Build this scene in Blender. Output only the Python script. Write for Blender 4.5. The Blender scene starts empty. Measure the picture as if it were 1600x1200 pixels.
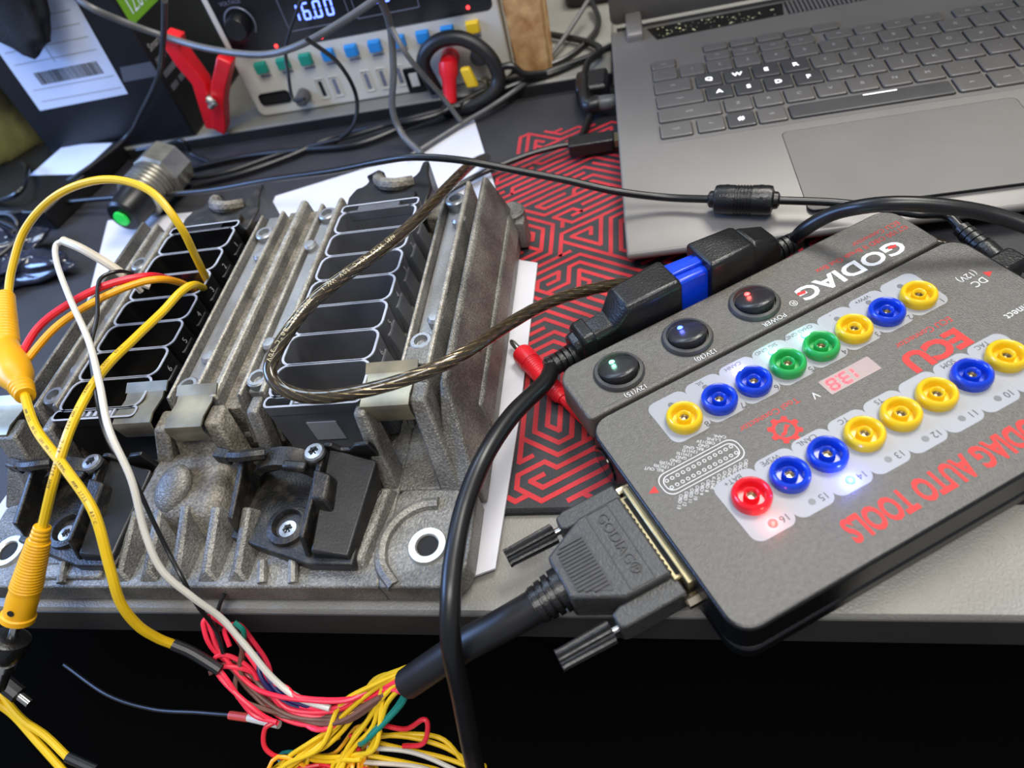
import bpy, bmesh, math, random
from mathutils import Matrix, Vector, noise

scene = bpy.context.scene
COL = scene.collection
R = math.radians
random.seed(7)

# ------------------------------------------------------------------ camera
cam_d = bpy.data.cameras.new('camera')
cam = bpy.data.objects.new('camera', cam_d); COL.objects.link(cam)
cam_d.sensor_fit = 'HORIZONTAL'; cam_d.sensor_width = 36.0
cam_d.lens = 1089.9 / 1600 * 36.0
cam_d.clip_start = 0.01; cam_d.clip_end = 30
CR = Vector((0.97385583, 0.09236225, -0.20754285))
CU = Vector((0.062793, 0.76856856, 0.63667842))
CF = Vector((-0.21831597, 0.63306523, -0.74267527))
cm = Matrix((CR, CU, -CF)).transposed().to_4x4()
cm.translation = Vector((0.0, -0.11125, 0.278))
cam.matrix_world = cm
cam_d.dof.use_dof = True
cam_d.dof.focus_distance = 0.335
cam_d.dof.aperture_fstop = 8.0
scene.camera = cam

# ------------------------------------------------------------------ world and lights
world = bpy.data.worlds.new('room_air'); scene.world = world
world.use_nodes = True
wb = world.node_tree.nodes['Background']
wb.inputs[0].default_value = (0.80, 0.86, 1.0, 1); wb.inputs[1].default_value = 0.24

def area(name, loc, target, size, power, color=(1, 1, 1), sy=None):
    d = bpy.data.lights.new(name, 'AREA'); d.energy = power; d.color = color
    d.shape = 'RECTANGLE'; d.size = size; d.size_y = sy or size
    o = bpy.data.objects.new(name, d); COL.objects.link(o)
    o.location = loc
    o.rotation_euler = (Vector(target) - Vector(loc)).to_track_quat('-Z', 'Y').to_euler()
    return o
area('ceiling_lamp', (0.50, 0.80, 1.55), (0.0, 0.12, 0), 0.8, 18, (1.0, 0.965, 0.90), 0.45)
area('ceiling_lamp_far', (-0.85, 1.0, 1.45), (-0.3, 0.2, 0), 0.8, 9, (0.62, 0.78, 1.0), 0.5)
area('left_blue_fill', (-1.10, 0.08, 0.55), (-0.50, 0.30, 0.0), 0.55, 9.0, (0.28, 0.48, 1.0), 0.32)  # unseen area light, added for the blue tint at the left
area('ceiling_lamp_side', (0.2, -0.55, 1.9), (-0.05, 0.25, 0), 1.3, 24, (1.0, 0.97, 0.92), 0.6)

vs = scene.view_settings
vs.view_transform = 'Standard'; vs.look = 'None'; vs.exposure = 0.5; vs.gamma = 1.0
vs.use_curve_mapping = False

# ------------------------------------------------------------------ materials
def lin(c):
    out = []
    for k in c[:3]:
        k /= 255.0
        out.append(k / 12.92 if k <= 0.04045 else ((k + 0.055) / 1.055) ** 2.4)
    return (*out, 1.0)

MATS = {}
def mat(name, col, rough=0.5, metal=0.0, col2=None, cscale=60, bump=0.0, bscale=400, detail=4,
        emit=None, estr=0.0, trans=0.0, spec=0.5, coat=0.0, thresh=(0.35, 0.65), rvar=0.0, fine=None):
    m = bpy.data.materials.new(name); m.use_nodes = True
    nt = m.node_tree; N = nt.nodes; L = nt.links; b = N['Principled BSDF']
    b.inputs['Base Color'].default_value = lin(col)
    b.inputs['Roughness'].default_value = rough
    b.inputs['Metallic'].default_value = metal
    b.inputs['Specular IOR Level'].default_value = spec
    b.inputs['Coat Weight'].default_value = coat
    b.inputs['Transmission Weight'].default_value = trans
    if emit:
        b.inputs['Emission Color'].default_value = lin(emit)
        b.inputs['Emission Strength'].default_value = estr
    if col2 or bump or rvar:
        tc = N.new('ShaderNodeTexCoord')
    if col2:
        nz = N.new('ShaderNodeTexNoise'); nz.inputs['Scale'].default_value = cscale
        nz.inputs['Detail'].default_value = detail
        L.new(tc.outputs['Object'], nz.inputs['Vector'])
        rp = N.new('ShaderNodeValToRGB')
        rp.color_ramp.elements[0].position = thresh[0]; rp.color_ramp.elements[1].position = thresh[1]
        rp.color_ramp.elements[0].color = lin(col); rp.color_ramp.elements[1].color = lin(col2)
        L.new(nz.outputs['Fac'], rp.inputs['Fac'])
        out = rp.outputs['Color']
        if fine:
            n3 = N.new('ShaderNodeTexNoise'); n3.inputs['Scale'].default_value = fine[0]
            n3.inputs['Detail'].default_value = 2
            L.new(tc.outputs['Object'], n3.inputs['Vector'])
            r3 = N.new('ShaderNodeValToRGB')
            r3.color_ramp.elements[0].position = 0.4; r3.color_ramp.elements[1].position = 0.62
            r3.color_ramp.elements[0].color = (1 - fine[1],) * 3 + (1,); r3.color_ramp.elements[1].color = (1 + fine[1],) * 3 + (1,)
            L.new(n3.outputs['Fac'], r3.inputs['Fac'])
            mx = N.new('ShaderNodeMix'); mx.data_type = 'RGBA'; mx.blend_type = 'MULTIPLY'
            mx.inputs[0].default_value = 1.0
            L.new(out, mx.inputs[6]); L.new(r3.outputs['Color'], mx.inputs[7])
            out = mx.outputs[2]
        L.new(out, b.inputs['Base Color'])
        if rvar:
            mr = N.new('ShaderNodeMapRange')
            mr.inputs[3].default_value = rough - rvar; mr.inputs[4].default_value = rough + rvar
            L.new(nz.outputs['Fac'], mr.inputs[0]); L.new(mr.outputs[0], b.inputs['Roughness'])
    if bump:
        n2 = N.new('ShaderNodeTexNoise'); n2.inputs['Scale'].default_value = bscale
        n2.inputs['Detail'].default_value = 2
        L.new(tc.outputs['Object'], n2.inputs['Vector'])
        bp = N.new('ShaderNodeBump'); bp.inputs['Strength'].default_value = bump
        bp.inputs['Distance'].default_value = 0.0006
        L.new(n2.outputs['Fac'], bp.inputs['Height']); L.new(bp.outputs[0], b.inputs['Normal'])
    MATS[name] = m
    return m

mat('desk', (124, 122, 116), 0.40, 0, (134, 131, 124), 30, 0.55, 900)
mat('desk_edge', (52, 51, 50), 0.5, 0, (44, 43, 42), 12)
mat('void', (2, 2, 2), 0.95, 0, (3, 3, 3), 6, spec=0.1)
mat('wallpaint', (120, 118, 112), 0.9, 0, (130, 127, 120), 5)
mat('mat_cloth', (36, 36, 40), 0.58, 0, (43, 42, 45), 40, 0.35, 1500)
mat('mat_red', (188, 38, 46), 0.7, 0, (168, 34, 42), 50, 0.3, 1500)
mat('mat_edge', (18, 18, 19), 0.95, 0, (30, 30, 31), 900, 0.8, 1500)
mat('paper', (200, 200, 206), 0.75, 0, (194, 194, 200), 20)
mat('cast', (98, 96, 91), 0.46, 0.5, (136, 133, 126), 45, 0.75, 1100, fine=(900, 0.22), rvar=0.08)
mat('cast_dirty', (88, 81, 70), 0.62, 0.3, (134, 128, 116), 70, 0.9, 900, fine=(700, 0.28))
mat('cast_smooth', (140, 141, 142), 0.36, 0.6, (158, 158, 158), 30, 0.2, 700)
mat('machined', (205, 203, 196), 0.3, 0.85, (180, 178, 170), 200)
mat('plastic_black', (18, 18, 19), 0.38, 0, (38, 35, 31), 90, 0.12, 900, thresh=(0.5, 0.8))
mat('plastic_dusty', (22, 21, 20), 0.42, 0, (70, 63, 53), 160, 0.5, 900, thresh=(0.48, 0.86))
mat('cell_black', (13, 13, 14), 0.32, 0, (20, 20, 21), 60)
mat('cell_sheen', (88, 90, 94), 0.32, 0, (80, 81, 85), 60)  # black plastic of the right connector, its reflected light put into the grey
mat('rim_grey', (158, 161, 170), 0.4, 0, (172, 175, 182), 120)  # worn, dusty rim edges, with the glare on them put into the grey
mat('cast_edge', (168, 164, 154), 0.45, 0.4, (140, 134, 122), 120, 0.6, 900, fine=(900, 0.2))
mat('steel_clip', (166, 155, 128), 0.38, 0.8, (128, 122, 108), 60)
mat('zinc', (190, 192, 194), 0.3, 0.85, (160, 162, 166), 300)
mat('hole_dark', (8, 8, 8), 0.8)
mat('brass_cable', (44, 37, 26), 0.22, 0.2, (58, 48, 32), 200, coat=0.8)
mat('brass_strand', (150, 130, 92), 0.28, 0.75, (104, 88, 60), 300, coat=0.6)
mat('cable_black', (15, 15, 16), 0.34, 0, (19, 19, 20), 80)
mat('cable_matte', (20, 20, 21), 0.42, 0, (25, 25, 26), 80)
mat('cable_grey', (92, 92, 92), 0.4, 0, (80, 80, 80), 80)
mat('yellow', (222, 182, 20), 0.38, 0, (214, 174, 16), 60)
mat('yellow_plug', (226, 166, 8), 0.42, 0, (220, 158, 6), 60)
mat('orange_yellow', (236, 164, 22), 0.38, 0, (228, 154, 18), 60)
mat('red_wire', (222, 40, 56), 0.36, 0, (205, 30, 46), 60)
mat('pink_red', (242, 52, 78), 0.36, 0, (230, 40, 66), 60)
mat('white_wire', (206, 202, 192), 0.36, 0, (198, 194, 182), 60)
mat('cream_sleeve', (196, 186, 166), 0.42, 0, (180, 170, 150), 60)
mat('brown_wire', (112, 78, 66), 0.4, 0, (98, 66, 56), 60)
mat('teal_wire', (0, 108, 92), 0.4)
mat('navy_wire', (26, 28, 88), 0.4)
mat('clear_tip', (196, 190, 180), 0.15, 0.3)
mat('box_top', (84, 81, 76), 0.38, 0, (93, 90, 84), 500, 0.6, 1500)
mat('box_side', (12, 12, 13), 0.32, 0, (16, 16, 17), 200, 0.2, 900)
mat('label_white', (146, 148, 152), 0.45, 0, (142, 144, 148), 20)
mat('ink_white', (204, 204, 202), 0.6)
mat('ink_red', (192, 38, 34), 0.6)
mat('ink_dark', (58, 60, 62), 0.6)
mat('ink_grey', (150, 150, 150), 0.6)
mat('sock_yellow', (226, 188, 26), 0.3, coat=0.3)
mat('sock_blue', (14, 58, 190), 0.26, coat=0.3)
mat('sock_green', (40, 160, 78), 0.3, coat=0.3)
mat('sock_red', (222, 26, 42), 0.28, coat=0.3)
mat('contact', (190, 180, 160), 0.25, 1.0)
mat('nickel', (200, 198, 192), 0.22, 1.0)
mat('gold_shell', (170, 158, 124), 0.34, 0.9, (150, 140, 110), 90)
mat('led_off', (92, 94, 97), 0.4)
mat('led_teal', (120, 255, 220), 0.3, emit=(40, 255, 200), estr=2.2)
mat('led_green', (130, 255, 190), 0.3, emit=(70, 255, 170), estr=2.5)
mat('led_blue', (90, 120, 255), 0.3, emit=(50, 80, 255), estr=4)
mat('led_violet', (190, 180, 255), 0.3, emit=(130, 120, 255), estr=3.5)
mat('led_red', (255, 80, 80), 0.3, emit=(255, 50, 46), estr=2.6)
mat('display_face', (150, 132, 128), 0.35, 0, (144, 126, 122), 20)
mat('display_red', (255, 60, 70), 0.4, emit=(255, 50, 62), estr=1.6)
mat('rocker', (38, 38, 40), 0.3, 0, (46, 46, 48), 200, 0.15, 900)
mat('obd_black', (17, 17, 18), 0.34, 0, (24, 24, 25), 150, 0.3, 900)
mat('obd_blue', (10, 62, 210), 0.3, 0, (8, 54, 190), 40)
mat('hood_grey', (54, 54, 53), 0.42, 0, (62, 62, 61), 400, 0.5, 1100)
mat('hood_rib', (48, 48, 48), 0.5, 0, (56, 56, 56), 300)
mat('laptop_deck', (114, 110, 105), 0.40, 0.15, (118, 114, 109), 30)
mat('laptop_dark', (24, 24, 25), 0.5, 0, (30, 30, 30), 60)
mat('key_cap', (100, 97, 93), 0.34, 0.1, (104, 101, 97), 60)
mat('key_dark', (74, 73, 72), 0.36, 0.1, (80, 79, 78), 60)
mat('key_legend', (168, 166, 162), 0.5)
mat('key_lit', (255, 255, 255), 0.5, emit=(255, 255, 255), estr=0.9)
mat('glitter_strip', (30, 30, 28), 0.2, 0.2, (40, 40, 38), 100)
mat('glitter', (240, 236, 160), 0.2, 0.6, (250, 250, 240), 3000, emit=(240, 236, 190), estr=0.3)  # reflective dots, sparkle added as a weak glow
mat('screen_glass', (10, 10, 12), 0.12)
mat('psu_white', (206, 203, 192), 0.45, 0, (200, 197, 186), 20)
mat('psu_panel', (16, 17, 20), 0.22, 0, (20, 21, 24), 20)
mat('psu_window', (120, 124, 140), 0.3, 0, (104, 108, 124), 20)
mat('btn_green', (14, 136, 118), 0.4)
mat('btn_blue', (30, 132, 206), 0.4)
mat('btn_yellow', (236, 196, 40), 0.4)
mat('digit_blue', (110, 130, 255), 0.4, emit=(96, 120, 255), estr=3.0)
mat('clamp_red', (222, 24, 36), 0.36, 0, (206, 18, 30), 30)
mat('plug_red', (226, 30, 44), 0.36, 0, (212, 24, 38), 30)
mat('wood', (206, 166, 112), 0.7, 0, (160, 112, 62), 70, 0.5, 200)
mat('carton_black', (10, 10, 12), 0.4, 0, (14, 14, 16), 20)
mat('label_bluelit', (206, 216, 236), 0.55, 0, (198, 208, 230), 12)  # paper labels, the blue light on the left put into their tone
mat('label_green', (98, 150, 30), 0.5)
mat('tape_grey', (84, 88, 96), 0.4)
mat('board_grey', (132, 130, 122), 0.55, 0, (112, 110, 104), 9)
mat('camo', (120, 116, 62), 0.85, 0, (60, 58, 34), 22, 0.5, 300)
mat('bag_plastic', (26, 30, 44), 0.16, 0, (40, 46, 66), 30, coat=0.6)
mat('torch_silver', (206, 203, 190), 0.3, 0.9, (150, 148, 140), 60)
mat('torch_black', (12, 12, 13), 0.35, 0.2, (16, 16, 17), 60)
mat('ring_grey', (58, 57, 56), 0.5, 0, (64, 63, 62), 300, 0.3, 1200)
mat('wire_ink', (60, 50, 20), 0.6)
mat('brass_ink', (190, 178, 140), 0.5)
mat('button_green', (30, 190, 70), 0.4, emit=(20, 180, 60), estr=0.25)
mat('glove', (22, 22, 23), 0.8, 0, (32, 32, 33), 60, 0.6, 500)
mat('shrink', (22, 22, 24), 0.45)
mat('red_band', (196, 70, 60), 0.45)

# ------------------------------------------------------------------ mesh helpers
XF = {}
def tag(o, label=None, cat=None, group=None, kind=None):
    if label: o['label'] = label
    if cat: o['category'] = cat
    if group: o['group'] = group
    if kind: o['kind'] = kind
    return o

def thing(name, label, cat, loc=(0, 0, 0), rz=0.0, group=None):
    o = bpy.data.objects.new(name, None); COL.objects.link(o)
    o.empty_display_size = 0.01
    o.location = loc; o.rotation_euler = (0, 0, rz)
    XF[o] = Matrix.Translation(loc) @ Matrix.Rotation(rz, 4, 'Z')
    return tag(o, label, cat, group)

def axis_mat(p, d, up=(0, 0, 1)):
    """frame at p whose Z runs along d"""
    z = Vector(d).normalized(); u = Vector(up)
    if abs(z.dot(u)) > 0.98: u = Vector((0, 1, 0))
    x = u.cross(z).normalized(); y = z.cross(x)
    m = Matrix((x, y, z)).transposed().to_4x4(); m.translation = Vector(p)
    return m

def rrect(x0, x1, y0, y1, r, n=5):
    rs = r if isinstance(r, (list, tuple)) else (r, r, r, r)   # BL, BR, TR, TL
    out = []
    for (cx, cy, a, q) in ((x0 + rs[0], y0 + rs[0], 180, rs[0]), (x1 - rs[1], y0 + rs[1], 270, rs[1]),
                           (x1 - rs[2], y1 - rs[2], 0, rs[2]), (x0 + rs[3], y1 - rs[3], 90, rs[3])):
        if q <= 0: out.append((cx, cy)); continue
        for i in range(n + 1):
            t = R(a + 90 * i / n); out.append((cx + q * math.cos(t), cy + q * math.sin(t)))
    return out

def circle(cx, cy, r, n=24, ry=None):
    return [(cx + r * math.cos(2 * math.pi * i / n), cy + (ry or r) * math.sin(2 * math.pi * i / n)) for i in range(n)]

def spline(pts, seg=8):
    P = [Vector(p) for p in pts]
    if len(P) == 2: return [P[0].lerp(P[1], i / 2) for i in range(3)]
    P = [P[0] * 2 - P[1]] + P + [P[-1] * 2 - P[-2]]
    out = []
    for i in range(1, len(P) - 2):
        a, b, c, d = P[i - 1:i + 3]
        for k in range(seg):
            t = k / seg
            out.append(0.5 * ((2 * b) + (c - a) * t + (2 * a - 5 * b + 4 * c - d) * t * t + (3 * b - a - 3 * c + d) * t ** 3))
    out.append(P[-2])
    return out

class MB:
    def __init__(s): s.v = []; s.f = []; s.m = []
    def add(s, vs, fs, mi=0):
        o = len(s.v); s.v += [Vector(v) for v in vs]
        s.f += [[o + i for i in f] for f in fs]; s.m += [mi] * len(fs)
        return s
    def hexa(s, p, mi=0):   # 4 bottom (ccw) + 4 top
        return s.add(p, [(3, 2, 1, 0), (4, 5, 6, 7), (0, 1, 5, 4), (1, 2, 6, 5), (2, 3, 7, 6), (3, 0, 4, 7)], mi)
    def box(s, x0, x1, y0, y1, z0, z1, mi=0):
        return s.hexa([(x0, y0, z0), (x1, y0, z0), (x1, y1, z0), (x0, y1, z0), (x0, y0, z1), (x1, y0, z1), (x1, y1, z1), (x0, y1, z1)], mi)
    def prism(s, poly, z0, z1, mi=0, top=None, mt=None):
        n = len(poly); tp = top or poly
        s.add([(x, y, z0) for x, y in poly] + [(x, y, z1) for x, y in tp],
              [tuple(range(n - 1, -1, -1))] + [(i, (i + 1) % n, n + (i + 1) % n, n + i) for i in range(n)], mi)
        o = len(s.v) - n
        s.f.append([o + i for i in range(n)]); s.m.append(mi if mt is None else mt)
        return s
    def sheet(s, poly, z, mi=0):
        return s.add([(x, y, z) for x, y in poly], [tuple(range(len(poly)))], mi)
    def extr(s, poly, ax, c0, c1, mi=0):
        n = len(poly)
        g = (lambda p, c: (p[0], c, p[1])) if ax == 'y' else (lambda p, c: (c, p[0], p[1]))
        return s.add([g(p, c0) for p in poly] + [g(p, c1) for p in poly],
                     [tuple(range(n - 1, -1, -1)), tuple(range(n, 2 * n))] + [(i, (i + 1) % n, n + (i + 1) % n, n + i) for i in range(n)], mi)
    def ring(s, po, pi, z0, z1, mi=0, mtop=None, bottom=False):
        n = len(po)
        vs = [(x, y, z0) for x, y in po] + [(x, y, z1) for x, y in po] + [(x, y, z1) for x, y in pi] + [(x, y, z0) for x, y in pi]
        s.add(vs, [(i, (i + 1) % n, n + (i + 1) % n, n + i) for i in range(n)] +
              [(2 * n + i, 2 * n + (i + 1) % n, 3 * n + (i + 1) % n, 3 * n + i) for i in range(n)], mi)
        o = len(s.v) - 4 * n
        for i in range(n):
            j = (i + 1) % n
            s.f.append([o + n + i, o + n + j, o + 2 * n + j, o + 2 * n + i]); s.m.append(mi if mtop is None else mtop)
            if bottom: s.f.append([o + i, o + 3 * n + i, o + 3 * n + j, o + j]); s.m.append(mi)
        return s
    def lathe(s, prof, M=None, n=24, mi=0):
        M = M or Matrix(); o = len(s.v); k = len(prof)
        for r, z in prof:
            for i in range(n):
                a = 2 * math.pi * i / n
                s.v.append(M @ Vector((r * math.cos(a), r * math.sin(a), z)))
        for j in range(k - 1):
            for i in range(n):
                i2 = (i + 1) % n
                s.f.append([o + j * n + i, o + j * n + i2, o + (j + 1) * n + i2, o + (j + 1) * n + i]); s.m.append(mi)
        for j, rev in ((0, True), (k - 1, False)):
            if prof[j][0] > 1e-6:
                f = [o + j * n + i for i in range(n)]
                if prof[0] == prof[-1]: continue
                s.f.append(f[::-1] if rev else f); s.m.append(mi)
        return s
    def tube(s, pts, r, n=10, seg=8, mi=0, smooth=True):
        P = spline(pts, seg) if smooth else [Vector(p) for p in pts]
        k = len(P); rr = r if callable(r) else (lambda t: r)
        o = len(s.v)
        t0 = (P[1] - P[0]).normalized(); u = t0.orthogonal().normalized()
        for j in range(k):
            t = (P[min(j + 1, k - 1)] - P[max(j - 1, 0)])
            t = t.normalized() if t.length > 1e-9 else t0
            u = (u - t * u.dot(t)); u = u.normalized() if u.length > 1e-6 else t.orthogonal().normalized()
            w = t.cross(u); q = rr(j / (k - 1))
            for i in range(n):
                a = 2 * math.pi * i / n
                s.v.append(P[j] + (u * math.cos(a) + w * math.sin(a)) * q)
        for j in range(k - 1):
            for i in range(n):
                i2 = (i + 1) % n
                s.f.append([o + j * n + i, o + j * n + i2, o + (j + 1) * n + i2, o + (j + 1) * n + i]); s.m.append(mi)
        s.f.append([o + i for i in range(n)][::-1]); s.m.append(mi)
        s.f.append([o + (k - 1) * n + i for i in range(n)]); s.m.append(mi)
        return s
    def ball(s, c, rx, ry=None, rz=None, n=16, m=10, mi=0, M=None):
        ry = ry or rx; rz = rz or rx; M = M or Matrix.Translation(c)
        prof = [(max(1e-5, math.sin(math.pi * j / m)), -math.cos(math.pi * j / m)) for j in range(m + 1)]
        return s.lathe(prof, M @ Matrix.Diagonal((rx, ry, rz, 1)), n, mi)
    def build(s, name, mats, parent=None, M=None, smooth=35, bevel=0.0, seg=2, **kw):
        me = bpy.data.meshes.new(name)
        X = M or Matrix()
        if parent is not None: X = XF[parent].inverted() @ X
        me.from_pydata([X @ v for v in s.v], [], s.f)
        for mm in (mats if isinstance(mats, (list, tuple)) else [mats]): me.materials.append(MATS[mm])
        me.polygons.foreach_set('material_index', s.m)
        bm = bmesh.new(); bm.from_mesh(me)
        bmesh.ops.remove_doubles(bm, verts=bm.verts, dist=1e-7)
        bmesh.ops.recalc_face_normals(bm, faces=bm.faces); bm.to_mesh(me); bm.free()
        if smooth:
            me.polygons.foreach_set('use_smooth', [True] * len(me.polygons))
            me.set_sharp_from_angle(angle=R(smooth))
        o = bpy.data.objects.new(name, me); COL.objects.link(o)
        if parent is not None:
            o.parent = parent; XF[o] = XF[parent]
        else: XF[o] = Matrix()
        if bevel:
            b = o.modifiers.new('edge', 'BEVEL'); b.width = bevel; b.segments = seg
            b.limit_method = 'ANGLE'; b.angle_limit = R(40)
        return tag(o, **kw)

def scaled(poly, d):
    """polygon moved inward by d (towards the centroid, per axis)"""
    cx = sum(p[0] for p in poly) / len(poly); cy = sum(p[1] for p in poly) / len(poly)
    hx = max(abs(p[0] - cx) for p in poly); hy = max(abs(p[1] - cy) for p in poly)
    return [(cx + (x - cx) * (hx - d) / hx, cy + (y - cy) * (hy - d) / hy) for x, y in poly]

def text(s, size, loc, m, parent, M=None, rot=0.0, align='CENTER', sx=1.0, off=0.0, T=None, width=None, name='lettering', th=0.0):
    cu = bpy.data.curves.new(name, 'FONT'); cu.body = s; cu.size = 1.0
    cu.align_x = align; cu.align_y = 'CENTER'; cu.resolution_u = 3; cu.offset = off; cu.extrude = th / size
    ob = bpy.data.objects.new(name, cu); COL.objects.link(ob)
    me = bpy.data.meshes.new_from_object(ob)
    bpy.data.objects.remove(ob)
    me.name = name
    if width and len(me.vertices):
        xs = [v.co.x for v in me.vertices]; sx = width / ((max(xs) - min(xs)) * size)
    W = (T or (Matrix.Translation(loc) @ Matrix.Rotation(rot, 4, 'Z'))) @ Matrix.Diagonal((size * sx, size, size, 1))
    X = XF[parent].inverted() @ (M or Matrix()) @ W
    me.transform(X)
    me.materials.clear(); me.materials.append(MATS[m])
    o = bpy.data.objects.new(name, me); COL.objects.link(o); o.parent = parent; XF[o] = XF[parent]
    return o

def copy_tree(o, parent=None, offset=None):
    c = o.copy(); COL.objects.link(c); c.parent = parent
    XF[c] = XF[parent] if parent is not None else XF[o]
    if offset: c.location = c.location + Vector(offset)
    for ch in [k for k in COL.objects if k.parent == o]: copy_tree(ch, c)
    return c

def mm(pts): return [(x / 1000, y / 1000, z / 1000) for x, y, z in pts]
def cable(name, key, r, m, label, cat='cable', n=10, group=None, seg=8):
    """one loose cable, its own thing"""
    pts = mm(P[key]); o = MB()
    o.tube([Vector(q) - Vector(pts[0]) for q in pts], r, n, seg)
    ob = o.build(name, m); ob.location = pts[0]; XF[ob] = Matrix.Translation(pts[0])
    return tag(ob, label, cat, group)

def print_along(o, path, s, size, r, m, t0=0.1, view=(0.0, -0.111, 0.278)):
    """small printing on a cable, one character after another on the side that faces up and out"""
    pts = spline(path, 24); d = [0.0]
    for a, b in zip(pts, pts[1:]): d.append(d[-1] + (b - a).length)
    def at_(q):
        for i in range(len(d) - 1):
            if d[i + 1] >= q:
                f = (q - d[i]) / max(1e-9, d[i + 1] - d[i]); return pts[i].lerp(pts[i + 1], f), (pts[i + 1] - pts[i]).normalized()
        return pts[-1], (pts[-1] - pts[-2]).normalized()
    q = d[-1] * t0; bm = bmesh.new()
    for ch in s:
        if q > d[-1]: break
        if ch != ' ':
            p, t = at_(q); n = Vector((0.25, -0.45, 1.0)); n = (n - t * n.dot(t)).normalized(); u = n.cross(t)
            cu = bpy.data.curves.new('c', 'FONT'); cu.body = ch; cu.size = size; cu.align_x = 'CENTER'; cu.align_y = 'CENTER'; cu.resolution_u = 2
            ob = bpy.data.objects.new('c', cu); me = bpy.data.meshes.new_from_object(ob); bpy.data.objects.remove(ob)
            M = Matrix((t, u, n)).transposed().to_4x4(); M.translation = p + n * (r + 0.00006)
            me.transform(XF[o].inverted() @ M); bm.from_mesh(me); bpy.data.meshes.remove(me)
        q += size * 0.72
    me = bpy.data.meshes.new('wire_printing'); bm.to_mesh(me); bm.free(); me.materials.clear(); me.materials.append(MATS[m])
    po = bpy.data.objects.new('wire_printing', me); COL.objects.link(po); po.parent = o; XF[po] = XF[o]
    return po

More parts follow.
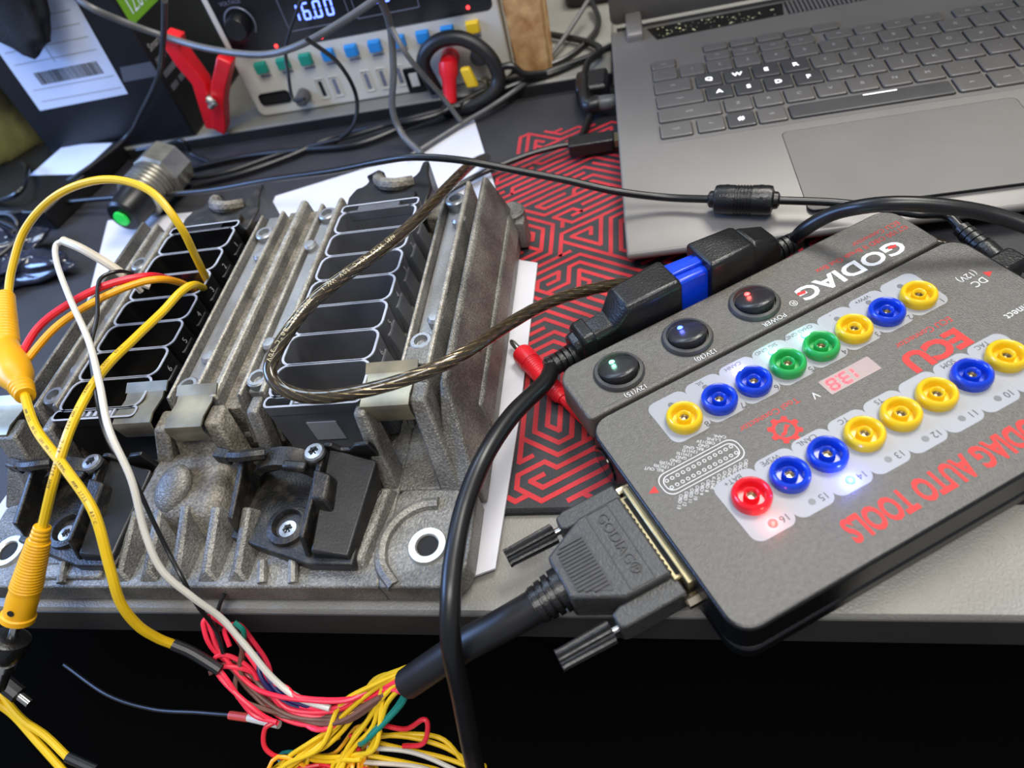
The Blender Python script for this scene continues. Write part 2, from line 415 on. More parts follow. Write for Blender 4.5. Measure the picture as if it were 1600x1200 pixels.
# cable paths, millimetres
P={
'yel_loop':[(-354,143,78),(-352,158,88),(-341,175,102),(-313,182,115),(-279,181,120),(-252,173,115),(-239,162,100),(-244,164,78),(-257,175,52),(-267,186,35)],
'yel_up':[(-266,13,58),(-254,27,75),(-249,48,85),(-250,76,85),(-249,102,80),(-248,125,75),(-245,140,74),(-244,150,70),(-256,168,52),(-270,182,35)],
'yel_low':[(-295,72,80),(-271,48,82),(-249,30,78),(-233,14,68),(-230,-2,50),(-231,-11,35),(-231,-15,20),(-229,-16,8),(-226,-16,0)],
'yel_low_end':[(-226,-16,0),(-218,-18,-5),(-206,-23,-12)],
'red1':[(-315,94,78),(-310,113,83),(-294,125,87),(-276,135,88),(-261,145,83),(-267,162,66),(-279,182,45)],
'orange':[(-312,92,77),(-300,113,82),(-281,127,85),(-265,138,84),(-256,145,80),(-257,156,68),(-271,177,45)],
'plug1_top':[(-355,145,80),(-322,98,80)],
'plug1_body':[(-326,103,80),(-308,84,80),(-295,72,80)],
'plug2':[(-266,13,58),(-271,9,53),(-287,-16,28)],
'plug2_jack':[(-290,-17,26),(-297,-27,16)],
'white':[(-313,164,98),(-317,161,97),(-309,147,95),(-283,117,95),(-256,87,94),(-238,62,92),(-227,42,86),(-218,26,72),(-216,11,55),(-213,1,40),(-206,-4,24),(-200,-7,8),(-193,-14,-6),(-184,-23,-20),(-173,-29,-28),(-158,-32,-32)],
'whitesleeve':[(-313,164,98),(-299,158,95),(-284,152,86),(-277,149,78)],
'prongs':[(-277,149,78),(-276,149,70),(-281,151,78),(-272,152,70)],
'blackthin':[(-278,154,79),(-275,145,88),(-279,138,91),(-277,129,91),(-267,109,90),(-262,91,88),(-254,76,86),(-242,56,83),(-235,43,76),(-227,33,64),(-222,21,48),(-217,11,36),(-210,2,30),(-207,-5,18),(-207,-9,0),(-206,-16,-10)],
'brass':[(-120,342,6),(-117,298,30),(-112,250,54),(-115,208,68),(-122,178,74),(-133,152,78),(-147,132,80),(-159,116,80),(-166,96,80),(-171,80,76),(-165,71,72),(-149,66,70),(-129,68,69),(-107,75,68),(-88,89,64),(-73,116,53),(-58,139,43),(-40,156,34),(-16,170,24),(10,194,10),(36,214,8)],
'usb':[(-589,349,12),(-523,353,12),(-459,347,14),(-387,333,18),(-331,319,24),(-272,305,34),(-209,281,48),(-164,264,60),(-140,256,64),(-111,249,62),(-82,245,54),(-52,240,46),(-23,234,38),(5,232,31),(31,225,31)],
'usb2':[(62,218,31),(91,213,29),(111,206,28),(128,196,29)],
'obd_r':[(72,185,36),(83,182,46),(95,175,54),(109,170,57),(127,167,55),(146,164,50),(162,157,45),(178,143,40)],
'dc':[(120,203,27),(134,192,30),(145,181,30),(153,173,26),(159,167,20)],
'obd_l':[(-47,118,21),(-58,103,26),(-70,78,34),(-79,53,38),(-85,31,36),(-87,9,34),(-87,-8,30),(-88,-21,18),(-90,-33,-12),(-93,-47,-50),(-96,-64,-100)],
'dsub_c':[(-55,-1,12),(-70,-8,9),(-87,-14,2),(-104,-19,-10),(-119,-23,-22)],
'y_a':[(-120,-18,-22),(-135,-23,-28),(-151,-32,-36),(-166,-42,-45),(-181,-52,-52),(-189,-63,-60)],
'y_b':[(-120,-20,-22),(-132,-26,-30),(-143,-36,-40),(-152,-44,-47),(-160,-55,-55)],
'y_c':[(-119,-22,-22),(-131,-29,-32),(-137,-40,-42),(-147,-48,-50),(-168,-49,-55),(-179,-47,-56)],
'y_d':[(-142,-38,-50),(-127,-37,-55),(-112,-39,-60),(-101,-43,-65),(-93,-45,-70)],
'r_a':[(-118,-27,-24),(-136,-23,-30),(-150,-29,-30),(-168,-30,-28),(-184,-29,-26),(-197,-25,-24),(-209,-15,-12),(-212,-8,-4),(-213,-3,2)],
'r_b':[(-120,-20,-24),(-143,-26,-34),(-158,-32,-36),(-176,-33,-34),(-185,-29,-30),(-193,-19,-20),(-201,-10,-10),(-206,-4,0),(-211,-2,2)],
'r_c':[(-121,-20,-24),(-147,-29,-36),(-165,-37,-40),(-182,-36,-38),(-191,-30,-32),(-196,-20,-22),(-205,-16,-14),(-211,-18,-12),(-208,-25,-18),(-193,-35,-30),(-185,-38,-38)],
'r_d':[(-121,-20,-26),(-153,-32,-38),(-174,-34,-36),(-186,-28,-30),(-189,-17,-22),(-195,-9,-12),(-199,-5,-4),(-206,-7,-5),(-204,-13,-10)],
'r_loop':[(-188,-37,-40),(-192,-40,-40),(-193,-46,-45),(-189,-49,-50),(-182,-49,-55)],
'r_loop2':[(-136,-35,-45),(-125,-36,-45),(-116,-33,-40),(-114,-35,-42),(-117,-41,-48),(-127,-42,-50)],
'br_a':[(-132,-26,-30),(-152,-34,-38),(-177,-35,-36),(-194,-28,-28),(-201,-21,-20),(-199,-12,-12),(-201,-8,-6)],
'br_b':[(-132,-26,-30),(-156,-33,-38),(-183,-35,-36),(-198,-27,-28),(-205,-20,-18),(-211,-20,-14)],
'teal':[(-119,-24,-24),(-128,-31,-34),(-140,-39,-42),(-149,-41,-50)],
'teal2':[(-195,-11,-6),(-193,-9,0),(-196,-7,4)],
'navy':[(-160,-32,-40),(-179,-29,-30),(-190,-21,-24),(-194,-16,-18)],
'blk_hang':[(-200,3,12),(-205,-1,6),(-209,-8,-3),(-207,-15,-12)],
'thin_gray':[(-339,-8,-60),(-302,-23,-60),(-271,-29,-60),(-243,-30,-58),(-222,-31,-56)],
'redband':[(-223,-31,-56),(-212,-32,-55)],
'whitetube':[(-212,-32,-55),(-193,-35,-53)],
'yl2':[(-353,-24,-30),(-331,-40,-40),(-315,-47,-45),(-301,-55,-50)],
'yl2e':[(-301,-55,-50),(-286,-59,-55)],
'yl3':[(-346,-34,-30),(-336,-39,-40),(-319,-50,-47),(-299,-63,-55)],
'hs':[(-338,-26,-20),(-325,-33,-28)],
'hs_tip':[(-325,-33,-28),(-319,-36,-31)],
'redplug':[(-82,147,10),(-76,140,9),(-52,107,8)],
'redplug2':[(-59,113,4),(-51,103,4)],
'bg1':[(-476,477,150),(-410,409,140),(-391,414,120),(-369,423,100),(-329,409,90),(-282,394,85),(-245,386,90),(-206,389,100),(-175,393,110)],
'bg2':[(-169,366,120),(-177,391,90),(-184,387,60),(-196,389,30),(-192,381,12),(-174,359,6)],
'bg3':[(-177,391,90),(-167,380,70),(-157,397,30),(-147,395,8)],
'bg4':[(-46,526,30),(-67,484,20),(-92,438,14),(-122,409,10),(-148,394,6),(-184,357,6)],
'bg5':[(-244,413,110),(-272,417,80),(-277,408,60),(-278,401,45),(-267,398,45)],
'bg6':[(-231,369,100),(-219,378,75),(-225,399,40),(-234,393,20),(-258,394,6)],
'bg7':[(-377,361,6),(-333,369,6),(-296,384,6),(-259,401,8),(-212,401,12),(-169,404,12),(-119,436,14),(-77,438,14),(-26,470,14)],
'bg8':[(-396,388,6),(-342,395,6),(-287,392,6),(-234,388,6),(-187,406,8),(-129,422,12),(-82,438,15),(-41,456,15)],
'bg9':[(-407,372,6),(-350,370,8),(-304,391,6),(-245,394,10),(-191,405,12),(-149,413,12)],
'bg10':[(-121,323,12),(-99,335,10),(-67,340,10),(-51,338,10)],
'bg11':[(-462,428,10),(-431,425,12),(-401,412,20),(-401,414,6),(-372,393,6)],
'bg12':[(-25,440,20),(-36,413,30),(-40,390,30),(-36,376,22)],
'bg13':[(-45,550,20),(-39,506,16),(-57,470,14),(-83,451,14),(-116,457,14)],
'boxA_cable':[(-273,301,160),(-329,361,120),(-370,388,85),(-421,408,50),(-456,416,28),(-485,381,22),(-535,369,10)],
'lc1':[(-570,353,20),(-524,348,30),(-540,385,30),(-575,418,20)],
}

# ================================================================== the room
MB().box(-2.0, 2.0, -1.6, 1.6, -0.76, -0.74).build('floor', 'void', kind='structure')
MB().box(-2.0, 2.0, 1.30, 1.36, -0.74, 2.0).build('wall_back', 'wallpaint', kind='structure')

# ================================================================== desk
d = thing('desk', 'grey textured laminate desk with rounded dark front edge', 'desk', (0, 0.5, -0.74))
prof = [(0.0012, -0.0005), (0.004, 0.0), (1.15, 0.0), (1.15, -0.027), (0.004, -0.027), (0.001, -0.025), (0.0, -0.022), (0.0, -0.0025)]
MB().extr(prof, 'x', -1.1, 1.1).build('tabletop', ['desk'], d)
MB().box(-1.098, 1.098, -0.0006, 0.0005, -0.0255, -0.0032).build('edge_band', 'desk_edge', d, bevel=0.0003)
for x in (-1.02, 1.02):
    for y in (0.45, 1.06):
        MB().box(x - 0.03, x + 0.03, y - 0.03, y + 0.03, -0.74, -0.027).build('leg', 'desk_edge', d, bevel=0.004)

# ================================================================== desk mat with printed maze
mt = thing('desk_mat', 'black cloth desk mat printed with a red maze of angular lines', 'desk mat', (-0.2, 0.24, 0))
MB().prism(rrect(-0.80, 0.42, 0.047, 0.425, 0.012), 0.0001, 0.0022).build('cloth', 'mat_cloth', mt)
e = MB(); pl = rrect(-0.80, 0.42, 0.047, 0.425, 0.012)
e.tube([(x, y, 0.0017) for x, y in pl + pl[:1]], 0.0017, 8, smooth=False)
e.build('stitched_edge', 'mat_edge', mt)
def maze():
    rnd = random.Random(21); s = 0.0072; dx = s * 0.866
    X0, Y0 = -0.135, 0.052; NI, NJ = 40, 45
    pos = lambda i, j: (X0 + i * dx, Y0 + (j + 0.5 * (i % 2)) * s)
    def nb(i, j, d):
        if d == 0: return i, j + 1
        if d == 3: return i, j - 1
        up = i % 2
        return {1: (i + 1, j + (1 if up else 0)), 2: (i + 1, j - (0 if up else 1)), 5: (i - 1, j + (1 if up else 0)), 4: (i - 1, j - (0 if up else 1))}[d]
    ok = lambda i, j: 0 <= i < NI and 0 <= j < NJ and (i > 2 or (j * 7 + i * 3) % 5 < 3) and (i >= 6 or j < NJ - 10 + i)
    seen = set(); b = MB(); w = 0.0013
    for start in [(NI // 2, NJ // 2)] + [(i, j) for i in range(NI) for j in range(NJ)]:
        if start in seen: continue
        seen.add(start); stack = [(start, rnd.randrange(6))]
        while stack:
            (i, j), d0 = stack[-1]
            ds = ([d0] if rnd.random() < 0.72 else []) + rnd.sample([d0 - 1, d0 + 1, d0], 3) + rnd.sample([d0 - 2, d0 + 2], 2)
            ds = [q % 6 for q in ds]
            for dd in ds:
                q = nb(i, j, dd)
                if q not in seen and ok(*q):
                    seen.add(q)
                    a = Vector((*pos(i, j), 0)); c = Vector((*pos(*q), 0)); t = (c - a).normalized(); nn = Vector((-t.y, t.x, 0)) * w
                    a -= t * w * 0.55; c += t * w * 0.55
                    b.add([(p.x, p.y, 0.00225 + 0.000018 * (len(b.f) % 9)) for p in (a - nn, c - nn, c + nn, a + nn)], [(0, 1, 2, 3)])
                    stack.append((q, dd)); break
            else: stack.pop()
    return b
maze().build('printed_maze', 'mat_red', mt, smooth=0)

# ================================================================== papers under the controller
def sheet(name, poly, z, label, th=0.0006, curl=0.0):
    b = MB(); n = len(poly)
    b.prism(poly, z, z + th)
    c = Vector((sum(p[0] for p in poly) / n, sum(p[1] for p in poly) / n, z))
    o = b.build(name, 'paper', smooth=0)
    for v in o.data.vertices: v.co -= c
    o.location = c; return tag(o, label, 'paper', 'papers under the control unit')
sheet('paper_sheet', [(-0.140, 0.409), (-0.186, 0.366), (-0.292, 0.333), (-0.285, 0.20), (-0.083, 0.20), (-0.099, 0.267)], 0.0024, 'white paper sheet sticking out behind the control unit')
sheet('paper_sheet', [(-0.0735, 0.218), (-0.094, 0.226), (-0.30, 0.205), (-0.29, 0.070), (-0.0955, 0.065), (-0.0935, 0.012), (-0.078, 0.018), (-0.0745, 0.10)], 0.0031, 'white folded paper showing along the right side of the control unit', 0.0014)
sheet('paper_sheet', [(-0.446, 0.330), (-0.30, 0.322), (-0.30, 0.03), (-0.375, 0.02), (-0.365, 0.11)], 0.0026, 'white paper sheet sticking out left of the control unit')

# ================================================================== control unit (die-cast)
EZ = 0.0047
ecu = thing('engine_control_unit', 'die cast aluminium vehicle control unit with two long connector blocks', 'control unit', (-0.215, 0.124, EZ))
def platehole(rect, c, r, z0, z1, cr, n=48):
    x0, x1, y0, y1 = rect; out = rrect(x0, x1, y0, y1, cr, 6); po = []; pi = []
    m = len(out)
    for i in range(n):
        a = 2 * math.pi * i / n; dx, dy = math.cos(a), math.sin(a); best = 1e9
        for k in range(m):
            ax, ay = out[k][0] - c[0], out[k][1] - c[1]; bx, by = out[(k + 1) % m][0] - c[0], out[(k + 1) % m][1] - c[1]
            den = dx * (by - ay) - dy * (bx - ax)
            if abs(den) < 1e-12: continue
            t = (ax * (by - ay) - ay * (bx - ax)) / den; u = (ax * dy - ay * dx) / den
            if t > 0 and -1e-6 <= u <= 1 + 1e-6: best = min(best, t)
        po.append((c[0] + dx * best, c[1] + dy * best)); pi.append((c[0] + dx * r, c[1] + dy * r))
    return po, pi
b = MB()
b.prism(rrect(-0.306, -0.124, 0.003, 0.244, 0.001), EZ, 0.0185)
b.prism(rrect(-0.345, -0.3055, 0.05, 0.244, (0.001, 0.001, 0.001, 0.012)), EZ, 0.0185)
b.prism(rrect(-0.1245, -0.085, 0.05, 0.244, (0.001, 0.001, 0.012, 0.001)), EZ, 0.0185)
for rect, c, cr in (((-0.1245, -0.0860, 0.003, 0.0505), (-0.1050, 0.0215), (0.0005, 0.013, 0.0005, 0.0005)),
                    ((-0.344, -0.3055, 0.003, 0.0505), (-0.325, 0.0215), (0.013, 0.0005, 0.0005, 0.0005))):
    po, pi = platehole(rect, c, 0.0046, EZ, 0.0185, cr)
    b.ring(po, pi, EZ, 0.0185, bottom=True)
b.build('base_plate', 'cast', ecu, bevel=0.0012)
for cx in (-0.105, -0.325):
    b = MB(); M = Matrix.Translation((cx, 0.0215, 0.0182))
    b.lathe([(0.0046, 0.0), (0.0048, 0.0012), (0.0054, 0.0018), (0.0082, 0.0018), (0.0090, 0.0)], M, 40, 0); b.lathe([(0.0044, -0.0132), (0.0045, 0.0006)], M, 30, 1)  # dark plug in the bore, shade of the hole put into its colour
    b.build('machined_ring', ['machined', 'hole_dark'], ecu)
    b = MB(); sg = 1 if cx > -0.2 else -1
    b.tube([(cx + sg * 0.021 * math.cos(R(a)), 0.0215 + 0.021 * math.sin(R(a)), 0.0183) for a in range(86, 222, 14)] + [(cx - sg * 0.012, 0.004, 0.0175)], 0.0032, 8, 3)
    b.build('corner_ridge', 'cast', ecu)
# low deck that carries rails
MB().box(-0.338, -0.1345, 0.078, 0.240, 0.0180, 0.0300).build('deck', 'cast_dirty', ecu, bevel=0.002)
MB().box(-0.1345, -0.091, 0.112, 0.240, 0.0180, 0.0300).build('deck', 'cast_dirty', ecu, bevel=0.002)
# rails: fins running front to back
def fin(xc, wt, wb, y0, y1, z0, z1, m='cast', shift=0.0, slope=0.010):
    b = MB()
    prof = [(-wb / 2, z0), (wb / 2, z0), (wt / 2 + shift, z1 - wt * 0.45), (wt * 0.28 + shift, z1), (-wt * 0.28 + shift, z1), (-wt / 2 + shift, z1 - wt * 0.45)]
    n = len(prof); vs = []
    for yy, s in ((y0, 1), (y1, -1)):
        for px, pz in prof:
            k = (pz - z0) / (z1 - z0)
            vs.append((xc + px, yy + s * (k * slope if s > 0 else k * 0.003), pz))
    b.add(vs, [tuple(range(n - 1, -1, -1)), tuple(range(n, 2 * n))] + [(i, (i + 1) % n, n + (i + 1) % n, n + i) for i in range(n)])
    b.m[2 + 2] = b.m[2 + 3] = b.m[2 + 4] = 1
    return b.build('fin', [m, 'cast_edge'], ecu, bevel=0.0006)
ZT = 0.0555
for xc, wt, wb, y0, y1, z1 in ((-0.2390, 0.0020, 0.0040, 0.074, 0.232, ZT), (-0.2255, 0.0026, 0.0050, 0.076, 0.234, ZT), (-0.2130, 0.0048, 0.0080, 0.072, 0.241, ZT + 0.001),
                               (-0.2005, 0.0024, 0.0050, 0.074, 0.238, ZT - 0.001), (-0.1880, 0.0034, 0.0055, 0.074, 0.240, ZT),
                               (-0.1200, 0.0020, 0.0036, 0.078, 0.232, ZT - 0.001), (-0.1068, 0.0032, 0.0055, 0.074, 0.240, ZT),
                               (-0.3060, 0.0032, 0.0050, 0.074, 0.238, ZT), (-0.3180, 0.0030, 0.0050, 0.074, 0.238, ZT)):
    fin(xc, wt, wb, y0, y1, 0.028, z1)
# outer sloped walls
def wall(sg, x_in, x_top, x_out):
    b = MB()
    v = [(x_in, 0.050, 0.018), (x_out, 0.046, 0.018), (x_out, 0.246, 0.018), (x_in, 0.244, 0.018),
         (x_top - sg * 0.0016, 0.082, ZT), (x_top + sg * 0.0016, 0.082, ZT - 0.0015), (x_top + sg * 0.0016, 0.2405, ZT - 0.0015), (x_top - sg * 0.0016, 0.2405, ZT)]
    b.hexa(v); return b.build('outer_wall', 'cast', ecu, bevel=0.0012)
MB().box(-0.1195, -0.1068, 0.095, 0.1075, 0.0400, 0.0545).build('web', 'cast', ecu, bevel=0.001)
wall(1, -0.1025, -0.0972, -0.0848); wall(-1, -0.3275, -0.3315, -0.3452)
for x0, x1, y0 in ((-0.0925, -0.0835, 0.085), (-0.3465, -0.3375, 0.085)):
    MB().hexa([(x0, y0, 0.016), (x1, y0, 0.016), (x1, 0.238, 0.016), (x0, 0.238, 0.016), (x0 + 0.003, y0 + 0.004, 0.030), (x1 - 0.003, y0 + 0.004, 0.029), (x1 - 0.003, 0.236, 0.029), (x0 + 0.003, 0.236, 0.030)]).build('side_rib', 'cast', ecu, bevel=0.0012)
# pocket floors, bosses with blind holes
for x0, x1 in ((-0.2385, -0.2255), (-0.2000, -0.1880), (-0.1195, -0.1068), (-0.3180, -0.3060)):
    MB().box(x0 + 0.001, x1 - 0.001, 0.088 if x0 < -0.15 else 0.106, 0.232, 0.0300, 0.0508 if x0 < -0.15 else 0.0485).build('pocket_floor', 'cast_smooth', ecu, bevel=0.0008)
for x0, x1, z in ((-0.2255, -0.2130, 0.0500), (-0.2130, -0.2000, 0.0490)):
    MB().box(x0 + 0.001, x1 - 0.001, 0.080, 0.236, 0.0300, z).build('groove_floor', 'cast_dirty', ecu, bevel=0.0008)
for x, y in ((-0.232, 0.212), (-0.232, 0.092), (-0.194, 0.224), (-0.194, 0.094), (-0.113, 0.222), (-0.113, 0.110), (-0.312, 0.196), (-0.312, 0.092)):
    b = MB(); b.lathe([(0.0058, 0.040), (0.0058, 0.0540), (0.0050, 0.0548), (0.0034, 0.0548), (0.0030, 0.0520), (0.0, 0.0515)], Matrix.Translation((x, y, 0)), 20)
    b.build('screw_boss', 'cast_smooth', ecu)
for x, y in ((-0.2285, 0.192), (-0.2290, 0.112), (-0.1975, 0.196), (-0.1965, 0.118), (-0.1085, 0.204), (-0.1090, 0.126), (-0.3085, 0.150), (-0.3085, 0.110)):
    MB().lathe([(0.0042, 0.040), (0.0042, 0.0530), (0.0030, 0.0545), (0.0, 0.0547)], Matrix.Translation((x, y, 0)), 16).build('cast_nub', 'cast_smooth', ecu)
# front struts
def beam(p0, p1, w0, w1, t, m='cast'):
    b = MB(); p0 = Vector(p0); p1 = Vector(p1)
    vs = []
    for p, w in ((p1, w1), (p0, w0)):
        vs += [(p.x - w / 2, p.y - t / 2, p.z), (p.x + w / 2, p.y - t / 2, p.z), (p.x + w / 2, p.y + t / 2, p.z), (p.x - w / 2, p.y + t / 2, p.z)]
    b.hexa(vs); return b.build('strut', m, ecu, bevel=0.0014)
beam((-0.1350, 0.0740, 0.0540), (-0.1285, 0.0560, 0.017), 0.0055, 0.0085, 0.012)
beam((-0.1085, 0.0800, 0.0545), (-0.0985, 0.0540, 0.017), 0.0080, 0.0110, 0.012)
beam((-0.2105, 0.0740, 0.0530), (-0.2010, 0.0570, 0.017), 0.0080, 0.0100, 0.012, 'cast_dirty')
beam((-0.2385, 0.0740, 0.0510), (-0.2480, 0.0580, 0.017), 0.0080, 0.0100, 0.012, 'cast_dirty')
beam((-0.1900, 0.0780, 0.0540), (-0.1900, 0.0640, 0.017), 0.0060, 0.0080, 0.010)
beam((-0.3260, 0.0720, 0.0540), (-0.3230, 0.0560, 0.017), 0.0120, 0.0140, 0.012)
beam((-0.3060, 0.0760, 0.0520), (-0.3050, 0.0620, 0.017), 0.0060, 0.0080, 0.010)
beam((-0.2250, 0.0760, 0.0500), (-0.2250, 0.0640, 0.017), 0.0220, 0.0300, 0.010, 'cast_dirty')
# centre mound, front ribs, shelves
b = MB(); b.hexa([(-0.262, 0.026, 0.017), (-0.200, 0.026, 0.017), (-0.204, 0.070, 0.017), (-0.256, 0.070, 0.017), (-0.250, 0.034, 0.033), (-0.208, 0.034, 0.033), (-0.209, 0.066, 0.035), (-0.248, 0.066, 0.035)])
b.build('centre_mound', 'cast_dirty', ecu, bevel=0.004, seg=3)
b = MB(); b.ball((0, 0, 0), 0.0095, 0.0125, 0.0055, M=Matrix.Translation((-0.232, 0.045, 0.0335)) @ Matrix.Rotation(R(-18), 4, 'Z') @ Matrix.Rotation(R(22), 4, 'X')); b.build('cast_pad', 'cast', ecu)
for i in range(5):
    x = -0.2520 + i * 0.0152; h = 0.0345 - 0.0016 * abs(i - 2)
    MB().hexa([(x - 0.0062, 0.0045, 0.017), (x + 0.0062, 0.0045, 0.017), (x + 0.0070, 0.040, 0.017), (x - 0.0070, 0.040, 0.017),
               (x - 0.0014, 0.0085, 0.0225), (x + 0.0014, 0.0085, 0.0225), (x + 0.0020, 0.036, h), (x - 0.0020, 0.036, h)]).build('front_rib', 'cast', ecu, bevel=0.0012)
MB().hexa([(-0.150, 0.010, 0.017), (-0.130, 0.010, 0.017), (-0.124, 0.050, 0.017), (-0.142, 0.050, 0.017), (-0.147, 0.014, 0.0225), (-0.133, 0.014, 0.0225), (-0.126, 0.048, 0.0245), (-0.140, 0.048, 0.0245)]).build('corner_shelf', 'cast', ecu, bevel=0.0016)
MB().hexa([(-0.300, 0.006, 0.017), (-0.262, 0.006, 0.017), (-0.262, 0.016, 0.017), (-0.300, 0.016, 0.017), (-0.299, 0.007, 0.0205), (-0.263, 0.007, 0.0205), (-0.263, 0.014, 0.0205), (-0.299, 0.014, 0.0205)]).build('front_shelf', 'cast', ecu, bevel=0.001)
for x in (-0.178, -0.163, -0.298, -0.283):
    b = MB(); b.tube([(x, 0.0045, 0.0195), (x - 0.002, 0.014, 0.0215)], 0.0022, 8); b.build('cast_pin', 'cast', ecu)
MB().lathe([(0.0085, EZ), (0.0085, 0.026), (0.0070, 0.0275), (0.0, 0.0275)], Matrix.Translation((-0.0880, 0.2440, 0)), 24).build('rear_lug', 'cast', ecu)
MB().box(-0.0855, -0.0795, 0.2330, 0.2410, EZ, 0.0240).build('rear_lug', 'cast', ecu, bevel=0.001)
# spring steel clips
def clip(x0, x1, y, dz=0.0, skew=0.0):
    b = MB(); t = 0.0009; z = 0.0562 + dz
    prof = [(y + 0.021, z + 0.0004), (y + 0.016, z - 0.001), (y + 0.006, z), (y + 0.001, z - 0.0012), (y, z - 0.004), (y + 0.0012, z - 0.012)]
    pr2 = [(p[0] + 0.0004, p[1] - t) for p in prof][::-1]
    b.extr(prof + pr2, 'x', x0, x1)
    o = b.build('spring_clip', 'steel_clip', ecu, smooth=50)
    MB().extr([(y + 0.0195, z), (y + 0.0245, z + 0.0022), (y + 0.0245, z + 0.0012), (y + 0.0195, z - 0.001)], 'x', x0 - 0.0012, x1 + 0.0012).build('clip_tab', 'steel_clip', o)
clip(-0.1345, -0.1115, 0.0700); clip(-0.2640, -0.2430, 0.0690, -0.0005); clip(-0.2320, -0.2125, 0.0640, 0.0004); clip(-0.342, -0.3245, 0.066)

# connector blocks
def connector(xc, m_wall, sidem):
    W = 0.049; Y0, Y1 = 0.0790, 0.2200; n = 7; pit = (Y1 - Y0) / n
    blk = MB(); zt = 0.0560
    body = rrect(xc - W / 2 + 0.001, xc + W / 2 - 0.001, Y0 - 0.0055, Y1 + 0.006, 0.004)
    blk.prism(body, 0.0185, 0.0262)
    root = blk.build('connector_block', [m_wall], ecu)
    MB().box(xc - W / 2 + 0.001, xc + W / 2 - 0.001, Y0 - 0.0056, Y0 - 0.0044, 0.0186, zt - 0.0012).build('front_face', m_wall, root)
    for i in range(n):
        y0 = Y0 + i * pit - 0.0004; y1 = Y0 + (i + 1) * pit + 0.0004
        po = rrect(xc - W / 2, xc + W / 2, y0, y1, 0.0058, 4); pi = rrect(xc - W / 2 + 0.0014, xc + W / 2 - 0.0014, y0 + 0.0012, y1 - 0.0012, 0.0048, 4)
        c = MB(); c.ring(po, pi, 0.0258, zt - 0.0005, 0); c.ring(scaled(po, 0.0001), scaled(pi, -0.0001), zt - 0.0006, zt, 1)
        for k in range(9):
            for q in range(3):
                px = xc - W / 2 + 0.006 + k * (W - 0.012) / 8; py = y0 + pit * (0.28 + 0.22 * q)
                c.box(px - 0.0005, px + 0.0005, py - 0.0003, py + 0.0003, 0.026, 0.0315, 0)
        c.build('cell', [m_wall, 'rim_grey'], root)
    for (ya, yb) in ((Y0 - 0.0060, Y0 + 0.0010), (Y1 - 0.0010, Y1 + 0.0065)):
        c = MB(); po = rrect(xc - W / 2, xc + W / 2, ya, yb, 0.0028, 4)
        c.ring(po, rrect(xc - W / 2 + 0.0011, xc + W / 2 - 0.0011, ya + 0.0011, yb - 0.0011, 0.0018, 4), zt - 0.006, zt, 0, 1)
        if ya > 0.15:
            c.box(xc - 0.014, xc + 0.012, ya + 0.002, yb - 0.0005, zt - 0.006, zt - 0.0004, 0); c.build('lock_slide', [m_wall, 'rim_grey'], root); continue
        for x in (xc - 0.010, xc + 0.011):
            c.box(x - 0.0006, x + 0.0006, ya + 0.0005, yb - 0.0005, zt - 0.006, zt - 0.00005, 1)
        for k in range(5):
            x = xc - 0.008 + k * 0.004
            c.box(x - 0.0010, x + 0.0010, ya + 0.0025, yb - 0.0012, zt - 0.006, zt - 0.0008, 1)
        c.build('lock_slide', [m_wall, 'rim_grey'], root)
    # numbered stepped flank on the right side
    for i in range(n):
        y = Y0 + (i + 0.5) * pit
        MB().hexa([(xc + W / 2 - 0.001, y - 0.0085, 0.020), (xc + W / 2 + 0.0045, y - 0.0075, 0.020), (xc + W / 2 + 0.0045, y + 0.0045, 0.020), (xc + W / 2 - 0.001, y + 0.0055, 0.020),
                   (xc + W / 2 - 0.001, y - 0.0075, 0.048), (xc + W / 2 + 0.0008, y - 0.0065, 0.047), (xc + W / 2 + 0.0008, y + 0.0045, 0.047), (xc + W / 2 - 0.001, y + 0.0050, 0.048)]).build('flank_rib', sidem, root, bevel=0.0006)
        T = Matrix.Translation((xc + W / 2 + 0.00045, y - 0.001, 0.0505)) @ Matrix.Rotation(R(90), 4, 'Z') @ Matrix.Rotation(R(78), 4, 'X')
        text(str(i + 1) if False else str(n - i), 0.0048, None, 'ink_grey', root, T=T)
    return root
cb2 = connector(-0.1590, 'cell_sheen', 'cell_sheen')
cb1 = connector(-0.2770, 'cell_black', 'cell_black')
st = MB(); st.box(-0.1665, -0.1515, 0.0727, 0.0733, 0.030, 0.0435); st.build('blank_sticker', 'label_white', cb2)

